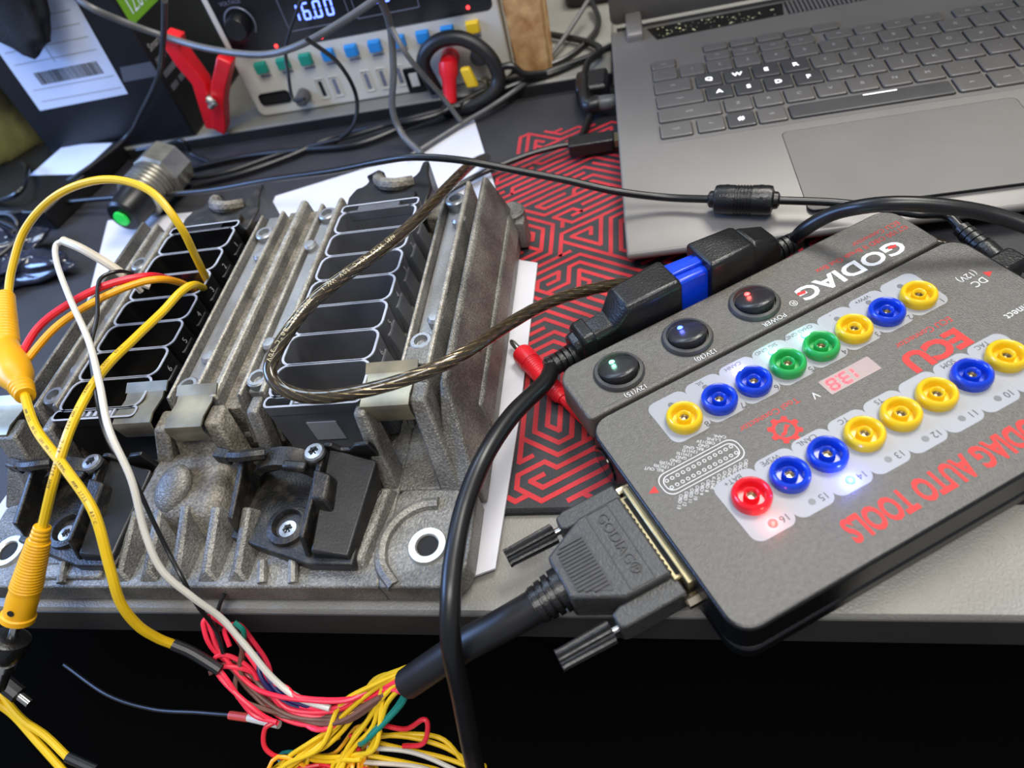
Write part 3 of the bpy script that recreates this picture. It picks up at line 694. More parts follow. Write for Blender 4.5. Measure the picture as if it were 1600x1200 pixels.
# black cable-exit brackets in front of both connectors
def bracket(dx):
    O = Matrix.Translation((dx, 0, 0))
    b = MB()
    b.prism([(-0.1985, 0.0240), (-0.1560, 0.0105), (-0.1345, 0.0100), (-0.1350, 0.034), (-0.1290, 0.046), (-0.1440, 0.066), (-0.1700, 0.064), (-0.1960, 0.058)], 0.0186, 0.0250)
    o = b.build('bracket', 'plastic_dusty', ecu, O, bevel=0.001)
    # half round cable saddle, open towards the front
    prof = []; n = 12
    for i in range(n + 1):
        a = R(8 + 164 * i / n); prof.append((-0.1755 + 0.0205 * math.cos(a), 0.0200 + 0.0235 * math.sin(a)))
    for i in range(n, -1, -1):
        a = R(8 + 164 * i / n); prof.append((-0.1755 + 0.0172 * math.cos(a), 0.0195 + 0.0200 * math.sin(a)))
    MB().extr(prof, 'y', 0.050, 0.0600).build('saddle_arch', 'plastic_dusty', o, O, smooth=40)
    MB().hexa([(-0.1975, 0.026, 0.0200), (-0.1945, 0.0245, 0.0200), (-0.1930, 0.058, 0.0200), (-0.1965, 0.059, 0.0200),
               (-0.1965, 0.0285, 0.0340), (-0.1935, 0.0280, 0.0340), (-0.1930, 0.058, 0.0430), (-0.1960, 0.059, 0.0430)]).build('side_wall', 'plastic_dusty', o, O, bevel=0.0008)
    MB().hexa([(-0.1580, 0.0125, 0.0200), (-0.1550, 0.0115, 0.0200), (-0.1520, 0.058, 0.0200), (-0.1555, 0.059, 0.0200),
               (-0.1570, 0.018, 0.0360), (-0.1545, 0.0175, 0.0360), (-0.1520, 0.058, 0.0440), (-0.1550, 0.059, 0.0440)]).build('side_wall', 'plastic_dusty', o, O, bevel=0.0008)
    # big flat shield plate on the right, with notched upper edge
    pl = [(-0.1540, 0.0190), (-0.1330, 0.0190), (-0.1290, 0.0330), (-0.1320, 0.0440), (-0.1390, 0.0430), (-0.1425, 0.0395), (-0.1465, 0.0400), (-0.1500, 0.0440), (-0.1540, 0.0440)]
    MB().extr(pl, 'y', 0.0585, 0.0612).build('shield_plate', 'plastic_black', o, O, bevel=0.0007)
    MB().hexa([(-0.1540, 0.013, 0.0200), (-0.1350, 0.011, 0.0200), (-0.1300, 0.046, 0.0200), (-0.1520, 0.060, 0.0200), (-0.1530, 0.014, 0.0300), (-0.1365, 0.013, 0.0270), (-0.1300, 0.056, 0.0350), (-0.1525, 0.060, 0.0410)]).build('sloped_cover', 'plastic_black', o, O, bevel=0.001)
    MB().hexa([(-0.1555, 0.030, 0.030), (-0.1450, 0.030, 0.030), (-0.1450, 0.046, 0.030), (-0.1555, 0.048, 0.030), (-0.1550, 0.034, 0.0395), (-0.1480, 0.034, 0.0395), (-0.1470, 0.045, 0.0420), (-0.1550, 0.047, 0.0440)]).build('latch_housing', 'plastic_dusty', o, O, bevel=0.0012)
    MB().box(-0.1530, -0.1490, 0.0330, 0.0350, 0.0310, 0.0370).build('latch_slot', 'hole_dark', o, O)
    # latch fingers
    MB().hexa([(-0.2080, 0.0545, 0.0400), (-0.1995, 0.0525, 0.0400), (-0.1990, 0.0580, 0.0400), (-0.2070, 0.0600, 0.0400), (-0.2080, 0.0545, 0.0465), (-0.1995, 0.0525, 0.0465), (-0.1990, 0.0580, 0.0465), (-0.2070, 0.0600, 0.0465)]).build('latch_finger', 'plastic_dusty', o, O, bevel=0.0009)
    MB().box(-0.2045, -0.2015, 0.0535, 0.0545, 0.0415, 0.0450).build('latch_slot', 'hole_dark', o, O)
    b = MB(); b.tube([(-0.1990, 0.0555, 0.0440), (-0.1930, 0.0540, 0.0455), (-0.1860, 0.0545, 0.0455), (-0.1820, 0.0560, 0.0440)], 0.0030, 8); b.build('latch_finger', 'plastic_dusty', o, O)
    MB().hexa([(-0.1720, 0.0480, 0.0405), (-0.1600, 0.0465, 0.0405), (-0.1590, 0.0510, 0.0405), (-0.1715, 0.0525, 0.0405), (-0.1715, 0.0485, 0.0440), (-0.1600, 0.0470, 0.0440), (-0.1590, 0.0510, 0.0440), (-0.1710, 0.0525, 0.0440)]).build('latch_finger', 'plastic_dusty', o, O, bevel=0.001)
    b = MB(); b.lathe([(0.0105, 0.0), (0.0100, 0.0032), (0.0072, 0.0040), (0.0062, 0.0012), (0.0, 0.0010)], Matrix.Translation((-0.1700, 0.0290, 0.0240)), 24); b.build('screw_seat', 'plastic_dusty', o, O)
    for p in ((-0.1690, 0.0265, 0.0248), (-0.1560, 0.0545, 0.0440)):
        MT = Matrix.Translation(p)
        s = MB(); s.lathe([(0.0048, 0.0), (0.0048, 0.0016), (0.0041, 0.0025), (0.0021, 0.0027), (0.0019, 0.0012), (0.0, 0.0012)], MT, 24)
        so = s.build('screw', 'zinc', o, O)
        for k in range(3):
            q = MB(); q.box(-0.0024, 0.0024, -0.0003, 0.0003, 0.00235, 0.00275)
            q.build('screw_slot', 'hole_dark', so, O @ MT @ Matrix.Rotation(R(60 * k + 15), 4, 'Z'))
    return o
bracket(0.0); bracket(-0.1180)
# rear cable brackets
def rear(dx, m):
    O = Matrix.Translation((dx, 0, 0)); pl = [(-0.1870, 0.226)]
    pl = [(-0.1340, 0.226), (-0.1330, 0.246), (-0.1380, 0.262), (-0.1400, 0.276), (-0.1440, 0.276)]
    pl += [(-0.1570 + 0.0125 * math.cos(R(a)), 0.268 + 0.0125 * math.sin(R(a))) for a in range(10, -191, -20)]
    pl += [(-0.1740, 0.274), (-0.1790, 0.270)] + [(-0.1850 + 0.007 * math.cos(R(a)), 0.262 + 0.007 * math.sin(R(a))) for a in range(60, -100, -30)] + [(-0.1880, 0.246), (-0.1860, 0.226)]
    o = MB().prism(pl, 0.0190, 0.0490).build('rear_bracket', m, ecu, O, bevel=0.0012)
    b = MB(); b.tube([(-0.1720, 0.264, 0.0485), (-0.1660, 0.253, 0.0515), (-0.1560, 0.249, 0.0520), (-0.1470, 0.254, 0.0490)], 0.0040, 8); b.build('cable_saddle', 'cast_dirty', o, O)
    MB().box(-0.1780, -0.1400, 0.229, 0.238, 0.049, 0.0530).build('bracket_bar', m, o, O, bevel=0.001)
rear(0.0, 'plastic_black'); rear(-0.1180, 'plastic_dusty')
MB().box(-0.1360, -0.1200, 0.2250, 0.2420, 0.0185, 0.0420).build('rear_block', 'cast_dirty', ecu, bevel=0.002)
MB().box(-0.2540, -0.2330, 0.2280, 0.2420, 0.0185, 0.0440).build('rear_block', 'plastic_dusty', ecu, bevel=0.002)

# ================================================================== breakout box
BOXRZ = R(210.207)
BOXM = Matrix.Translation((0.11224, 0.13516, 0)) @ Matrix.Rotation(BOXRZ, 4, 'Z')
def boxpt(a, b, z=0.0): return BOXM @ Vector((a / 1000, b / 1000, z))
box = thing('breakout_box', 'dark grey test box with coloured banana sockets and red lettering', 'test box', boxpt(58, 15, 0.0022), BOXRZ)
k = 0.001
def rr(a0, a1, b0, b1, r, n=6): return rrect(a0 * k, a1 * k, b0 * k, b1 * k, r * k if not isinstance(r, tuple) else tuple(q * k for q in r), n)
low = MB(); low.prism(rr(-43.5, 159.5, -22, 88.4, 9), 0.0052, 0.0135); low.prism(rr(-37, 155, -58, -21, 9), 0.0052, 0.0135)
low.build('lower_shell', 'box_side', box, BOXM, bevel=0.0012)
up = MB(); up.prism(rr(-44.2, 160.2, -22.6, 88.0, 10), 0.0142, 0.0300, top=rr(-43.6, 159.6, -22.0, 87.4, 9.6))
up.build('upper_shell', 'box_side', box, BOXM, bevel=0.0012, seg=3)
stp = MB(); stp.prism(rr(-38.0, 157.5, -58.4, -23.2, (10, 10, 3, 3)), 0.0142, 0.0294, top=rr(-37.4, 157.0, -57.8, -23.6, (9.6, 9.6, 2.8, 2.8)))
stp.build('switch_strip', 'box_top', box, BOXM, bevel=0.0012, seg=3)
MB().prism(rr(-42.0, 158.4, -20.6, 86.0, 8.6), 0.0290, 0.03012).build('top_panel', 'box_top', box, BOXM)
MB().prism(rr(-34.0, 154.0, -55.4, -26.0, 8), 0.0290, 0.02952).build('strip_panel', 'box_top', box, BOXM)
for a, b_ in ((-30, -45), (148, -45), (-30, 76), (146, 72)):
    MB().lathe([(0.006, 0.0022), (0.006, 0.0052), (0.0, 0.0052)], BOXM @ Matrix.Translation((a * k, b_ * k, 0)), 16).build('rubber_foot', 'cable_matte', box)
# end face: oval window and D-sub port
M_ = BOXM @ Matrix.Translation((160.0 * k, -6 * k, 0.0190)) @ Matrix.Rotation(R(90), 4, 'Y')
MB().lathe([(0.0085, 0.0), (0.0085, 0.0007), (0.0076, 0.0009), (0.0, 0.0006)], M_, 24).build('port_cover', 'screen_glass', box)
ps = MB(); ps.hexa([(0.1595, 0.0125, 0.0120), (0.1622, 0.0125, 0.0120), (0.1622, 0.0605, 0.0120), (0.1595, 0.0605, 0.0120), (0.1595, 0.0125, 0.0260), (0.1622, 0.0125, 0.0260), (0.1622, 0.0605, 0.0260), (0.1595, 0.0605, 0.0260)])
ps.build('d_sub_port', 'gold_shell', box, BOXM, bevel=0.0004)
for b_ in (9.0, 64.0):
    MB().lathe([(0.0026, 0.0), (0.0026, 0.0052), (0.0016, 0.0052), (0.0014, 0.002), (0, 0.002)], BOXM @ Matrix.Translation((0.1600, b_ * k, 0.0190)) @ Matrix.Rotation(R(90), 4, 'Y'), 6).build('port_standoff', 'contact', box)

PIT = 17.605; QQ = 45.2; ZP = 0.03012
names1 = {1: '', 2: 'VPW+', 3: '-', 4: 'CHAS GND', 5: 'SIG GND', 6: 'CANH', 7: 'SIL', 8: ''}
names2 = {9: 'TAC', 10: 'SDM', 11: '', 12: 'TS', 13: 'TC', 14: 'CANL', 15: 'WSPE', 16: 'BAT+'}
colr = {1: 'yellow', 2: 'blue', 3: 'yellow', 4: 'green', 5: 'green', 6: 'blue', 7: 'blue', 8: 'yellow',
        9: 'yellow', 10: 'blue', 11: 'yellow', 12: 'yellow', 13: 'yellow', 14: 'blue', 15: 'blue', 16: 'red'}
lit = {4: 'led_teal', 5: 'led_teal', 6: 'led_violet', 14: 'led_blue', 16: 'led_red'}
litc = {'led_teal': (0.35, 1, 0.85), 'led_violet': (0.5, 0.45, 1), 'led_blue': (0.12, 0.16, 1), 'led_red': (1, 0.15, 0.12), 'led_green': (0.4, 1, 0.7)}
lamp_n = 0
def glow(p, color, power, r=0.0012):
    d = bpy.data.lights.new('indicator_light', 'POINT'); d.energy = power; d.color = color; d.shadow_soft_size = r
    o = bpy.data.objects.new('indicator_light', d); COL.objects.link(o); o.location = p
for s in range(1, 17):
    row2 = s > 8
    a = (s - 1) * PIT if not row2 else (s - 9) * PIT
    b0 = 0.0 if not row2 else QQ
    lo, hi = ((-15.4, 9.0) if not row2 else (QQ - 12.5, QQ + 17.0))
    first = s in (1, 9); last = s in (8, 16)
    el = 8.2 if not first else 9.5; er = 8.2 if not last else 9.5
    pad = rr(a - el - 0.65, a + er + 0.65, lo, hi, (4.2, 4.2, 4.2, 4.2), 6)
    po = MB().prism(pad, 0.0300, ZP + 0.00013 + 0.00002 * (s % 2)).build('socket_label', 'label_white', box, BOXM, smooth=0)
    so = MB(); c = Matrix.Translation((a * k, b0 * k, ZP))
    so.lathe([(0.0076, 0.0001), (0.0078, 0.0028), (0.0073, 0.0045), (0.0065, 0.0051), (0.0057, 0.0047), (0.0053, 0.0036), (0.0050, 0.0004), (0.0031, 0.0004), (0.0030, 0.0034), (0.0027, 0.0039), (0.0022, 0.0036), (0.0020, 0.0004)], BOXM @ c, 28)
    sk = so.build('banana_socket', 'sock_' + colr[s], box, smooth=60)
    MB().lathe([(0.00195, 0.0003), (0.00195, 0.0020), (0.0015, 0.0022), (0.0013, 0.0006), (0.0, 0.0005)], BOXM @ c, 14).build('contact', 'contact', sk)
    lb = -10.2 if not row2 else QQ + 12.7
    lm = lit.get(s, 'led_off')
    MB().lathe([(0.0018, 0.0), (0.0017, 0.0004), (0.0010, 0.0008), (0, 0.0009)] if s in lit else [(0.0014, 0.0), (0.0014, 0.0001), (0, 0.0001)], BOXM @ Matrix.Translation((a * k, lb * k, ZP + 0.00012)), 14).build('indicator', lm, box)
    if s in lit: glow(boxpt(a, lb, ZP + 0.0030), litc[lm], 0.0022 if lm != 'led_blue' else 0.0060)
    text(str(s), 0.0042, ((a - (6.8 if not row2 else 5.0)) * k, (6.6 if not row2 else QQ + 13.0) * k, ZP + 0.0002), 'ink_dark', po, BOXM)
    nm = (names1 | names2)[s]
    if nm: text(nm, 0.0034 if row2 else 0.0029, ((a + 1.0) * k, (-13.4 if not row2 else QQ - 10.3) * k, ZP + 0.0002), 'ink_dark', po, BOXM)
# rocker switches
for a, nm, lm in ((132.0, '12V(15)', 'led_green'), (94.8, '12V(30)', 'led_blue'), (57.2, 'POWER', 'led_red')):
    c = BOXM @ Matrix.Translation((a * k, -40.2 * k, 0.02950))
    sw = MB().lathe([(0.0120, 0.0), (0.0120, 0.0010), (0.0112, 0.0022), (0.0098, 0.0026), (0.0094, 0.0006), (0.0, 0.0006)], c, 36).build('rocker_switch', 'ring_grey', box)
    rk = MB(); n = 28; top = []; 
    rings = [(1.0, -0.0016), (1.0, 0.0), (0.93, 0.00055), (0.7, 0.0010), (0.4, 0.0013), (0.0001, 0.0014)]
    vs = []
    for f_, dz in rings:
        for i in range(n):
            t = 2 * math.pi * i / n; x = 0.0091 * f_ * math.cos(t); y = 0.0091 * f_ * math.sin(t)
            tilt = 0.0026 + (0.0034 * y / 0.0091 if y > 0 else 0.0016 * y / 0.0091)
            tilt = 0.0040 + 0.0030 * y / 0.0091
            vs.append(c @ Vector((x, y * 0.96, (tilt if dz >= 0 else 0.0008) + max(dz, 0))))
    fs = [(j * n + i, j * n + (i + 1) % n, (j + 1) * n + (i + 1) % n, (j + 1) * n + i) for j in range(len(rings) - 1) for i in range(n)] + [tuple((len(rings) - 1) * n + i for i in range(n))]
    rk.add(vs, fs); ro = rk.build('rocker', 'rocker', sw, smooth=50)
    lp = c @ Matrix.Translation((0.0010, -0.0042, 0.0038))
    MB().lathe([(0.0014, -0.0006), (0.0014, 0.0002), (0.0008, 0.0005), (0, 0.0006)], lp, 14).build('indicator', lm, sw)
    glow(lp @ Vector((0, 0, 0.0022)), litc[lm], 0.0012)
    text(nm, 0.0036, ((a - 0.5) * k, -26.2 * k, 0.0298), 'ink_white', box, BOXM)
# lettering and printed marks
ZT_ = ZP + 0.0001
text('GODIAG', 0.0122, (8.0 * k, -32.4 * k, 0.02962), 'ink_white', box, BOXM, width=0.060, off=0.028)
text('®', 0.0052, (43.0 * k, -30.2 * k, 0.02962), 'ink_white', box, BOXM)
for a in (-17.0, 36.0):
    MB().sheet([((a - 2.6) * k, -33.5 * k), ((a + 1.4) * k, -34.4 * k), ((a + 2.4) * k, -32.6 * k), ((a - 1.6) * k, -31.8 * k)], 0.02968).build('logo_mark', 'ink_red', box, BOXM, smooth=0)
text('GT100 OBD II Break Out Box', 0.0042, (-6.0 * k, -40.6 * k, 0.02962), 'ink_red', box, BOXM, width=0.054)
text('ECU Connector', 0.0042, (-18.5 * k, -45.2 * k, 0.02962), 'ink_red', box, BOXM, width=0.028)
text('GODIAG AUTO TOOLS', 0.0135, (57.0 * k, 73.8 * k, ZT_), 'ink_red', box, BOXM, width=0.094, off=0.036)
text('ECU', 0.0140, (16.5 * k, 26.2 * k, ZT_), 'ink_red', box, BOXM, width=0.030, off=0.045)
text('ECU Connector', 0.0044, (13.0 * k, 16.6 * k, ZT_), 'ink_red', box, BOXM, width=0.029)
text('Tool Connector', 0.0044, (92.8 * k, 16.6 * k, ZT_), 'ink_red', box, BOXM, width=0.029)
text('V', 0.0052, (71.5 * k, 18.6 * k, ZT_), 'ink_white', box, BOXM)
text('DC', 0.0052, (-27.0 * k, 7.2 * k, ZT_), 'ink_white', box, BOXM)
text('(12V)', 0.0046, (-26.0 * k, 1.6 * k, ZT_), 'ink_white', box, BOXM)
text('Connect', 0.0052, (-27.5 * k, 29.0 * k, ZT_), 'ink_white', box, BOXM)
for a, b_ in ((-34.5, 5.5), (153.2, 22.6)):
    MB().sheet([((a - 1.8) * k, (b_ - 1.9) * k), ((a + 1.9) * k, b_ * k), ((a - 1.8) * k, (b_ + 1.9) * k)] if a > 0 else [((a + 1.8) * k, (b_ - 1.9) * k), ((a + 1.8) * k, (b_ + 1.9) * k), ((a - 1.9) * k, b_ * k)], ZT_).build('arrow_mark', 'ink_red', box, BOXM, smooth=0)
g = MB(); go, gi = [], []
for i in range(64):
    t = 2 * math.pi * (i + 0.5) / 64; r = 6.9 if (i % 8) < 4 else 5.3
    go.append(((92.5 + r * math.cos(t)) * k, (26.2 + r * math.sin(t)) * k)); gi.append(((92.5 + 3.9 * math.cos(t)) * k, (26.2 + 3.9 * math.sin(t)) * k))
g.add([(x, y, ZT_) for x, y in go] + [(x, y, ZT_) for x, y in gi], [(i, (i + 1) % 64, 64 + (i + 1) % 64, 64 + i) for i in range(64)])
g.sheet([((92.5 + x) * k, (26.2 + y) * k) for x, y in ((-3, -0.6), (-1.8, -2.2), (-0.6, -1.4), (1.2, 0.6), (2.6, 0.8), (3.2, 2.0), (1.8, 2.4), (0.6, 1.8), (-1.6, -0.2))], ZT_)
g.build('gear_mark', 'ink_red', box, BOXM, smooth=0)
dp = MB().prism(rr(40.5, 66.0, 14.0, 22.4, 0.6), 0.0299, ZP + 0.0002).build('voltage_display', 'display_face', box, BOXM, smooth=0)
def seg7(ch, x, y, w, h, t, z, b, slant=0.0):
    S = {'0': 'abcdef', '1': 'bc', '2': 'abged', '3': 'abgcd', '4': 'fgbc', '5': 'afgcd', '6': 'afgedc', '7': 'abc', '8': 'abcdefg', '9': 'abcdfg'}[ch]
    hh = h / 2; q = t * 0.6
    R_ = {'a': (q, w - q, h - t, h), 'g': (q, w - q, hh - t / 2, hh + t / 2), 'd': (q, w - q, 0, t), 'f': (0, t, hh + q / 2, h - q), 'b': (w - t, w, hh + q / 2, h - q), 'e': (0, t, q, hh - q / 2), 'c': (w - t, w, q, hh - q / 2)}
    for c in S:
        x0, x1, y0, y1 = R_[c]; b.sheet([(x + u + slant * v, y + v) for u, v in ((x0, y0), (x1, y0), (x1, y1), (x0, y1))], z)
sg = MB()
for ch, a in (('1', 46.6), ('3', 52.8), ('8', 59.2)): seg7(ch, a * k, 14.9 * k, 0.0048, 0.0066, 0.0013, ZP + 0.0003, sg, 0.08)
sg.sheet(circle(58.2 * k, 15.5 * k, 0.0005, 8), ZP + 0.0003)
sg.build('digits', 'display_red', dp, BOXM, smooth=0)
for o_, w in ((0.0, 0.35), (1.6, 0.35)):
    q = MB(); po = [(x * k, y * k) for x, y in [(111.5 + o_, 19.5 + o_ * 0.6), (147.5 - o_, 17.6 + o_)]]
    pol = rr(111.8 + o_, 149.4 - o_, 17.6 + o_, 28.6 - o_, 4.2 - o_ * 0.6, 5)
    q.add([(x, y, ZT_) for x, y in pol] + [(x, y, ZT_) for x, y in scaled(pol, w * k)], [(i, (i + 1) % len(pol), len(pol) + (i + 1) % len(pol), len(pol) + i) for i in range(len(pol))])
    q.build('outline_mark', 'ink_white', box, BOXM, smooth=0)
q = MB()
for row, cnt, b_ in ((0, 13, 21.4), (1, 13, 25.0)):
    for i in range(cnt):
        a = 115.3 + i * 2.55; co = circle(a * k, b_ * k, 0.00085, 10); ci = circle(a * k, b_ * k, 0.00055, 10)
        q.add([(x, y, ZT_) for x, y in co] + [(x, y, ZT_) for x, y in ci], [(j, (j + 1) % 10, 10 + (j + 1) % 10, 10 + j) for j in range(10)])
q.build('pin_marks', 'ink_white', box, BOXM, smooth=0)
lowl = ['CANL', 'L-LINE', 'OBD12V', 'GND', 'REL GND', '12V(15)', '12V(15)', 'GND', 'GND', '12V(30)', '12V(30)', 'REL OUT']
higl = ['OBD 1', 'OBD 2', 'OBD 3', 'GND 4', 'GND 5', 'CAN H', 'K-LINE', 'OBD 8', 'OBD 9', 'OBD 10', 'OBD 11', 'OBD 12', 'OBD 13']
for i, s in enumerate(lowl):
    text(s, 0.0020, ((114.0 + i * 2.75) * k, 16.6 * k, ZT_), 'ink_white', box, BOXM, rot=R(-42), align='LEFT')
for i, s in enumerate(higl):
    text(s, 0.0020, ((114.0 + i * 2.55) * k, 29.6 * k, ZT_), 'ink_white', box, BOXM, rot=R(48), align='LEFT')

# ================================================================== D-sub plug with its cable and fanned wires
dsub = thing('breakout_cable', 'dark grey multi-pin plug on a thick cable fanning into coloured wires', 'cable', boxpt(185, 34, 0.0022), BOXRZ)
hp = [(165.0, 7.5), (172, 7.5), (191.5, 9.0), (192.5, 15.5), (186.5, 16.0), (203.0, 24.5), (203.0, 43.0), (186.5, 53.0), (192.5, 53.5), (191.5, 61.0), (172, 62.0), (165.0, 62.0)]
hood = MB(); hood.prism([(a * k, b_ * k) for a, b_ in [(165.0, 14.5), (184.5, 15.0), (203.0, 24.0), (203.0, 43.5), (184.5, 53.5), (165.0, 54.0)]], 0.0080, 0.0262)
hood.build('plug_hood', 'hood_grey', dsub, BOXM, bevel=0.0012)
for b0_, b1_ in ((6.6, 14.8), (53.6, 62.0)):
    w_ = MB(); w_.prism([(163.5 * k, b0_ * k), (188 * k, b0_ * k), (192 * k, (b0_ + 1.5) * k), (192 * k, (b1_ - 1) * k), (189.5 * k, b1_ * k), (163.5 * k, b1_ * k)], 0.0095, 0.0225)
    w_.build('plug_wing', 'hood_grey', dsub, BOXM, bevel=0.0009)
ov = rr(0, 1, 0, 1, 0.2)
rec = [(199.5, 27.0), (199.5, 42.0), (196.5, 44.0), (187.5, 49.0), (186.5, 47.5), (186.5, 22.5), (188.0, 20.8), (189.0, 21.0)]
MB().prism([(a * k, b_ * k) for a, b_ in rec][::-1], 0.0255, 0.02645).build('grip_panel', 'hood_rib', dsub, BOXM)
for i in range(15):
    b_ = 23.5 + i * 1.6; a1 = min(199, 187.5 + (b_ - 20) * 2.8, 199 - max(0, (b_ - 43) * 1.9))
    MB().box(187.2 * k, a1 * k, (b_ - 0.42) * k, (b_ + 0.42) * k, 0.0262, 0.02695).build('grip_rib', 'hood_rib', dsub, BOXM, smooth=0)
T_ = BOXM @ Matrix.Translation((175.8 * k, 33.0 * k, 0.02635)) @ Matrix.Rotation(R(90), 4, 'Z')
text('GODIAG®', 0.0064, None, 'hood_rib', dsub, T=T_, width=0.029, th=0.0003)
fr = MB(); pol = rr(171.0, 181.5, 15.8, 52.5, 0.3, 2)
fr.ring(pol, scaled(pol, 0.0003), 0.0260, 0.0265); fr.build('frame_mark', 'hood_rib', dsub, BOXM)
sh_ = MB(); sh_.prism(rr(161.0, 165.4, 14.5, 56.0, 0.6), 0.0110, 0.0235); sh_.build('metal_shell', 'gold_shell', dsub, BOXM, bevel=0.0008)
MB().box(0.1608, 0.1636, 0.0160, 0.0545, 0.0234, 0.0237).build('shell_seam', 'hole_dark', dsub, BOXM)
for i in range(14):
    MB().ball((0.1648, 0.0185 + i * 0.0026, 0.0236), 0.0006, 0.0008, 0.0004, 8, 6).build('shell_dimple', 'hole_dark', dsub, BOXM)
for b_ in (10.6, 58.4):
    A = BOXM @ Matrix.Translation((192.0 * k, b_ * k, 0.0160)) @ Matrix.Rotation(R(90), 4, 'Y')
    s_ = MB(); s_.lathe([(0.0016, -0.001), (0.0016, 0.0028)], A, 12); sc = s_.build('screw_shaft', 'nickel', dsub)
    t_ = MB(); n = 36; pr = []
    for z in (0.0025, 0.0032, 0.0235, 0.0250):
        for i in range(n):
            r = (0.0046 if i % 3 else 0.0038) * (0.93 if z in (0.0025, 0.0250) else 1.0 - 0.12 * (z > 0.02))
            t_.v.append(A @ Vector((r * math.cos(2 * math.pi * i / n), r * math.sin(2 * math.pi * i / n), z)))
    t_.f = [[j * n + i, j * n + (i + 1) % n, (j + 1) * n + (i + 1) % n, (j + 1) * n + i] for j in range(3) for i in range(n)] + [[i for i in range(n)], [3 * n + i for i in range(n)]]
    t_.m = [0] * len(t_.f); th_ = t_.build('thumb_screw', 'obd_black', sc, smooth=25)
    MB().box(-0.0006, 0.0006, -0.0042, 0.0042, 0.0242, 0.0252).build('screw_slot', 'hole_dark', sc, A)
A = BOXM @ Matrix.Translation((203.0 * k, 34.0 * k, 0.0160)) @ axis_mat((0, 0, 0), (1, 0.02, -0.12))
bt = MB(); pf = [(0.0092, -0.001)]
for i in range(4): pf += [(0.0092 - 0.0005 * i, 0.0033 * i), (0.0092 - 0.0005 * i, 0.0033 * i + 0.0022), (0.0072, 0.0033 * i + 0.0024), (0.0072, 0.0033 * i + 0.0031)]
bt.lathe(pf, A, 24); bt.build('strain_relief', 'obd_black', dsub)
cst = A @ Vector((0, 0, 0.009))
pc = [tuple(cst)] + mm(P['dsub_c'])[1:]
c_ = MB(); c_.tube(pc, 0.0068, 16, 10); c_.build('cable_sleeve', 'cable_matte', dsub)
WIRES = [('y_a', 'yellow', 5), ('y_b', 'yellow', 3), ('y_c', 'yellow', 2), ('y_d', 'yellow', 2), ('r_a', 'pink_red', 2), ('r_b', 'pink_red', 2), ('r_c', 'pink_red', 2), ('r_d', 'pink_red', 1),
         ('r_loop', 'red_wire', 1), ('r_loop2', 'red_wire', 1), ('br_a', 'brown_wire', 2), ('br_b', 'brown_wire', 2), ('teal', 'teal_wire', 2), ('teal2', 'teal_wire', 1), ('navy', 'navy_wire', 2)]
rnd = random.Random(5)
for key, m, cnt in WIRES:
    for i in range(cnt):
        pts = mm(P[key]); jit = 0.0 if i == 0 else 0.0042
        pts = [(x + rnd.uniform(-jit, jit) * (0.4 if j == 0 else 1), y + rnd.uniform(-jit, jit) * (0.4 if j == 0 else 1), z + rnd.uniform(-jit, jit) * (0.4 if j == 0 else 0.8)) for j, (x, y, z) in enumerate(pts)]
        w_ = MB(); w_.tube(pts, 0.00115, 8, 6); w_.build('wire', m, dsub)
# loose tangle below: short curled ends
for i in range(26):
    m = rnd.choice(['yellow', 'yellow', 'orange_yellow', 'red_wire', 'navy_wire', 'teal_wire', 'white_wire', 'brown_wire'])
    c0 = Vector((-0.165 + rnd.uniform(-0.022, 0.03), -0.048 + rnd.uniform(-0.012, 0.006), -0.060 + rnd.uniform(-0.010, 0.006)))
    pts = [c0 + Vector((rnd.uniform(-0.018, 0.018), rnd.uniform(-0.012, 0.012), rnd.uniform(-0.014, 0.010))) for _ in range(5)]
    w_ = MB(); w_.tube(pts, 0.0010, 8, 6); w_.build('wire', m, dsub)
for i in range(6):
    m = ['yellow', 'white_wire', 'yellow', 'cream_sleeve', 'red_wire', 'white_wire'][i]
    y = -0.040 - 0.003 * i
    w_ = MB(); w_.tube([(-0.145, y, -0.052), (-0.128 + 0.003 * i, y - 0.002 + 0.002 * (i % 2), -0.056), (-0.108, y - 0.004, -0.062), (-0.085, y - 0.010 - 0.002 * i, -0.070)], 0.0011, 8, 6); w_.build('wire', m, dsub)

# ================================================================== diagnostic plug pair beside the box
AX = -70.5
def obd_xf(): return BOXM @ Matrix.Translation((0, AX * k, 0))
OX = obd_xf()
def loft(b, secs, mi=0):   # sections: (a, halfwidth, z0, z1, chamfer)
    vs = []; n = 8
    for a, h, z0, z1, c in secs:
        for y, z in ((-h + c, z0), (h - c, z0), (h, z0 + c), (h, z1 - c), (h - c, z1), (-h + c, z1), (-h, z1 - c), (-h, z0 + c)): vs.append((a * k, y * k, z * k))
    fs = [(j * n + i, j * n + (i + 1) % n, (j + 1) * n + (i + 1) % n, (j + 1) * n + i) for j in range(len(secs) - 1) for i in range(n)]
    return b.add(vs, fs + [tuple(range(n)), tuple((len(secs) - 1) * n + i for i in range(n))], mi)
op = thing('diagnostic_plug', 'black diagnostic plug with blue nose on a thick black cable, beside the test box', 'plug', boxpt(110, AX, 0.0022), BOXRZ)
b = MB(); loft(b, [(84, 10.5, 2.6, 44.5, 2), (86, 11, 2.4, 45, 2.2), (113, 10, 2.6, 44, 2.6), (119, 8, 6, 36, 2.6), (121, 7.4, 8, 34, 2.6), (136, 7.0, 9, 33, 2.6), (142, 6.4, 11, 31, 2.6)])
b.build('plug_body', 'obd_black', op, OX, bevel=0.0009)
b = MB(); loft(b, [(131, 8.2, 8, 35.5, 2), (137, 8.2, 8, 35.5, 2.4), (138.5, 7.4, 9, 33.5, 2.4)]); b.build('grip_ridge', 'obd_black', op, OX, bevel=0.0008)
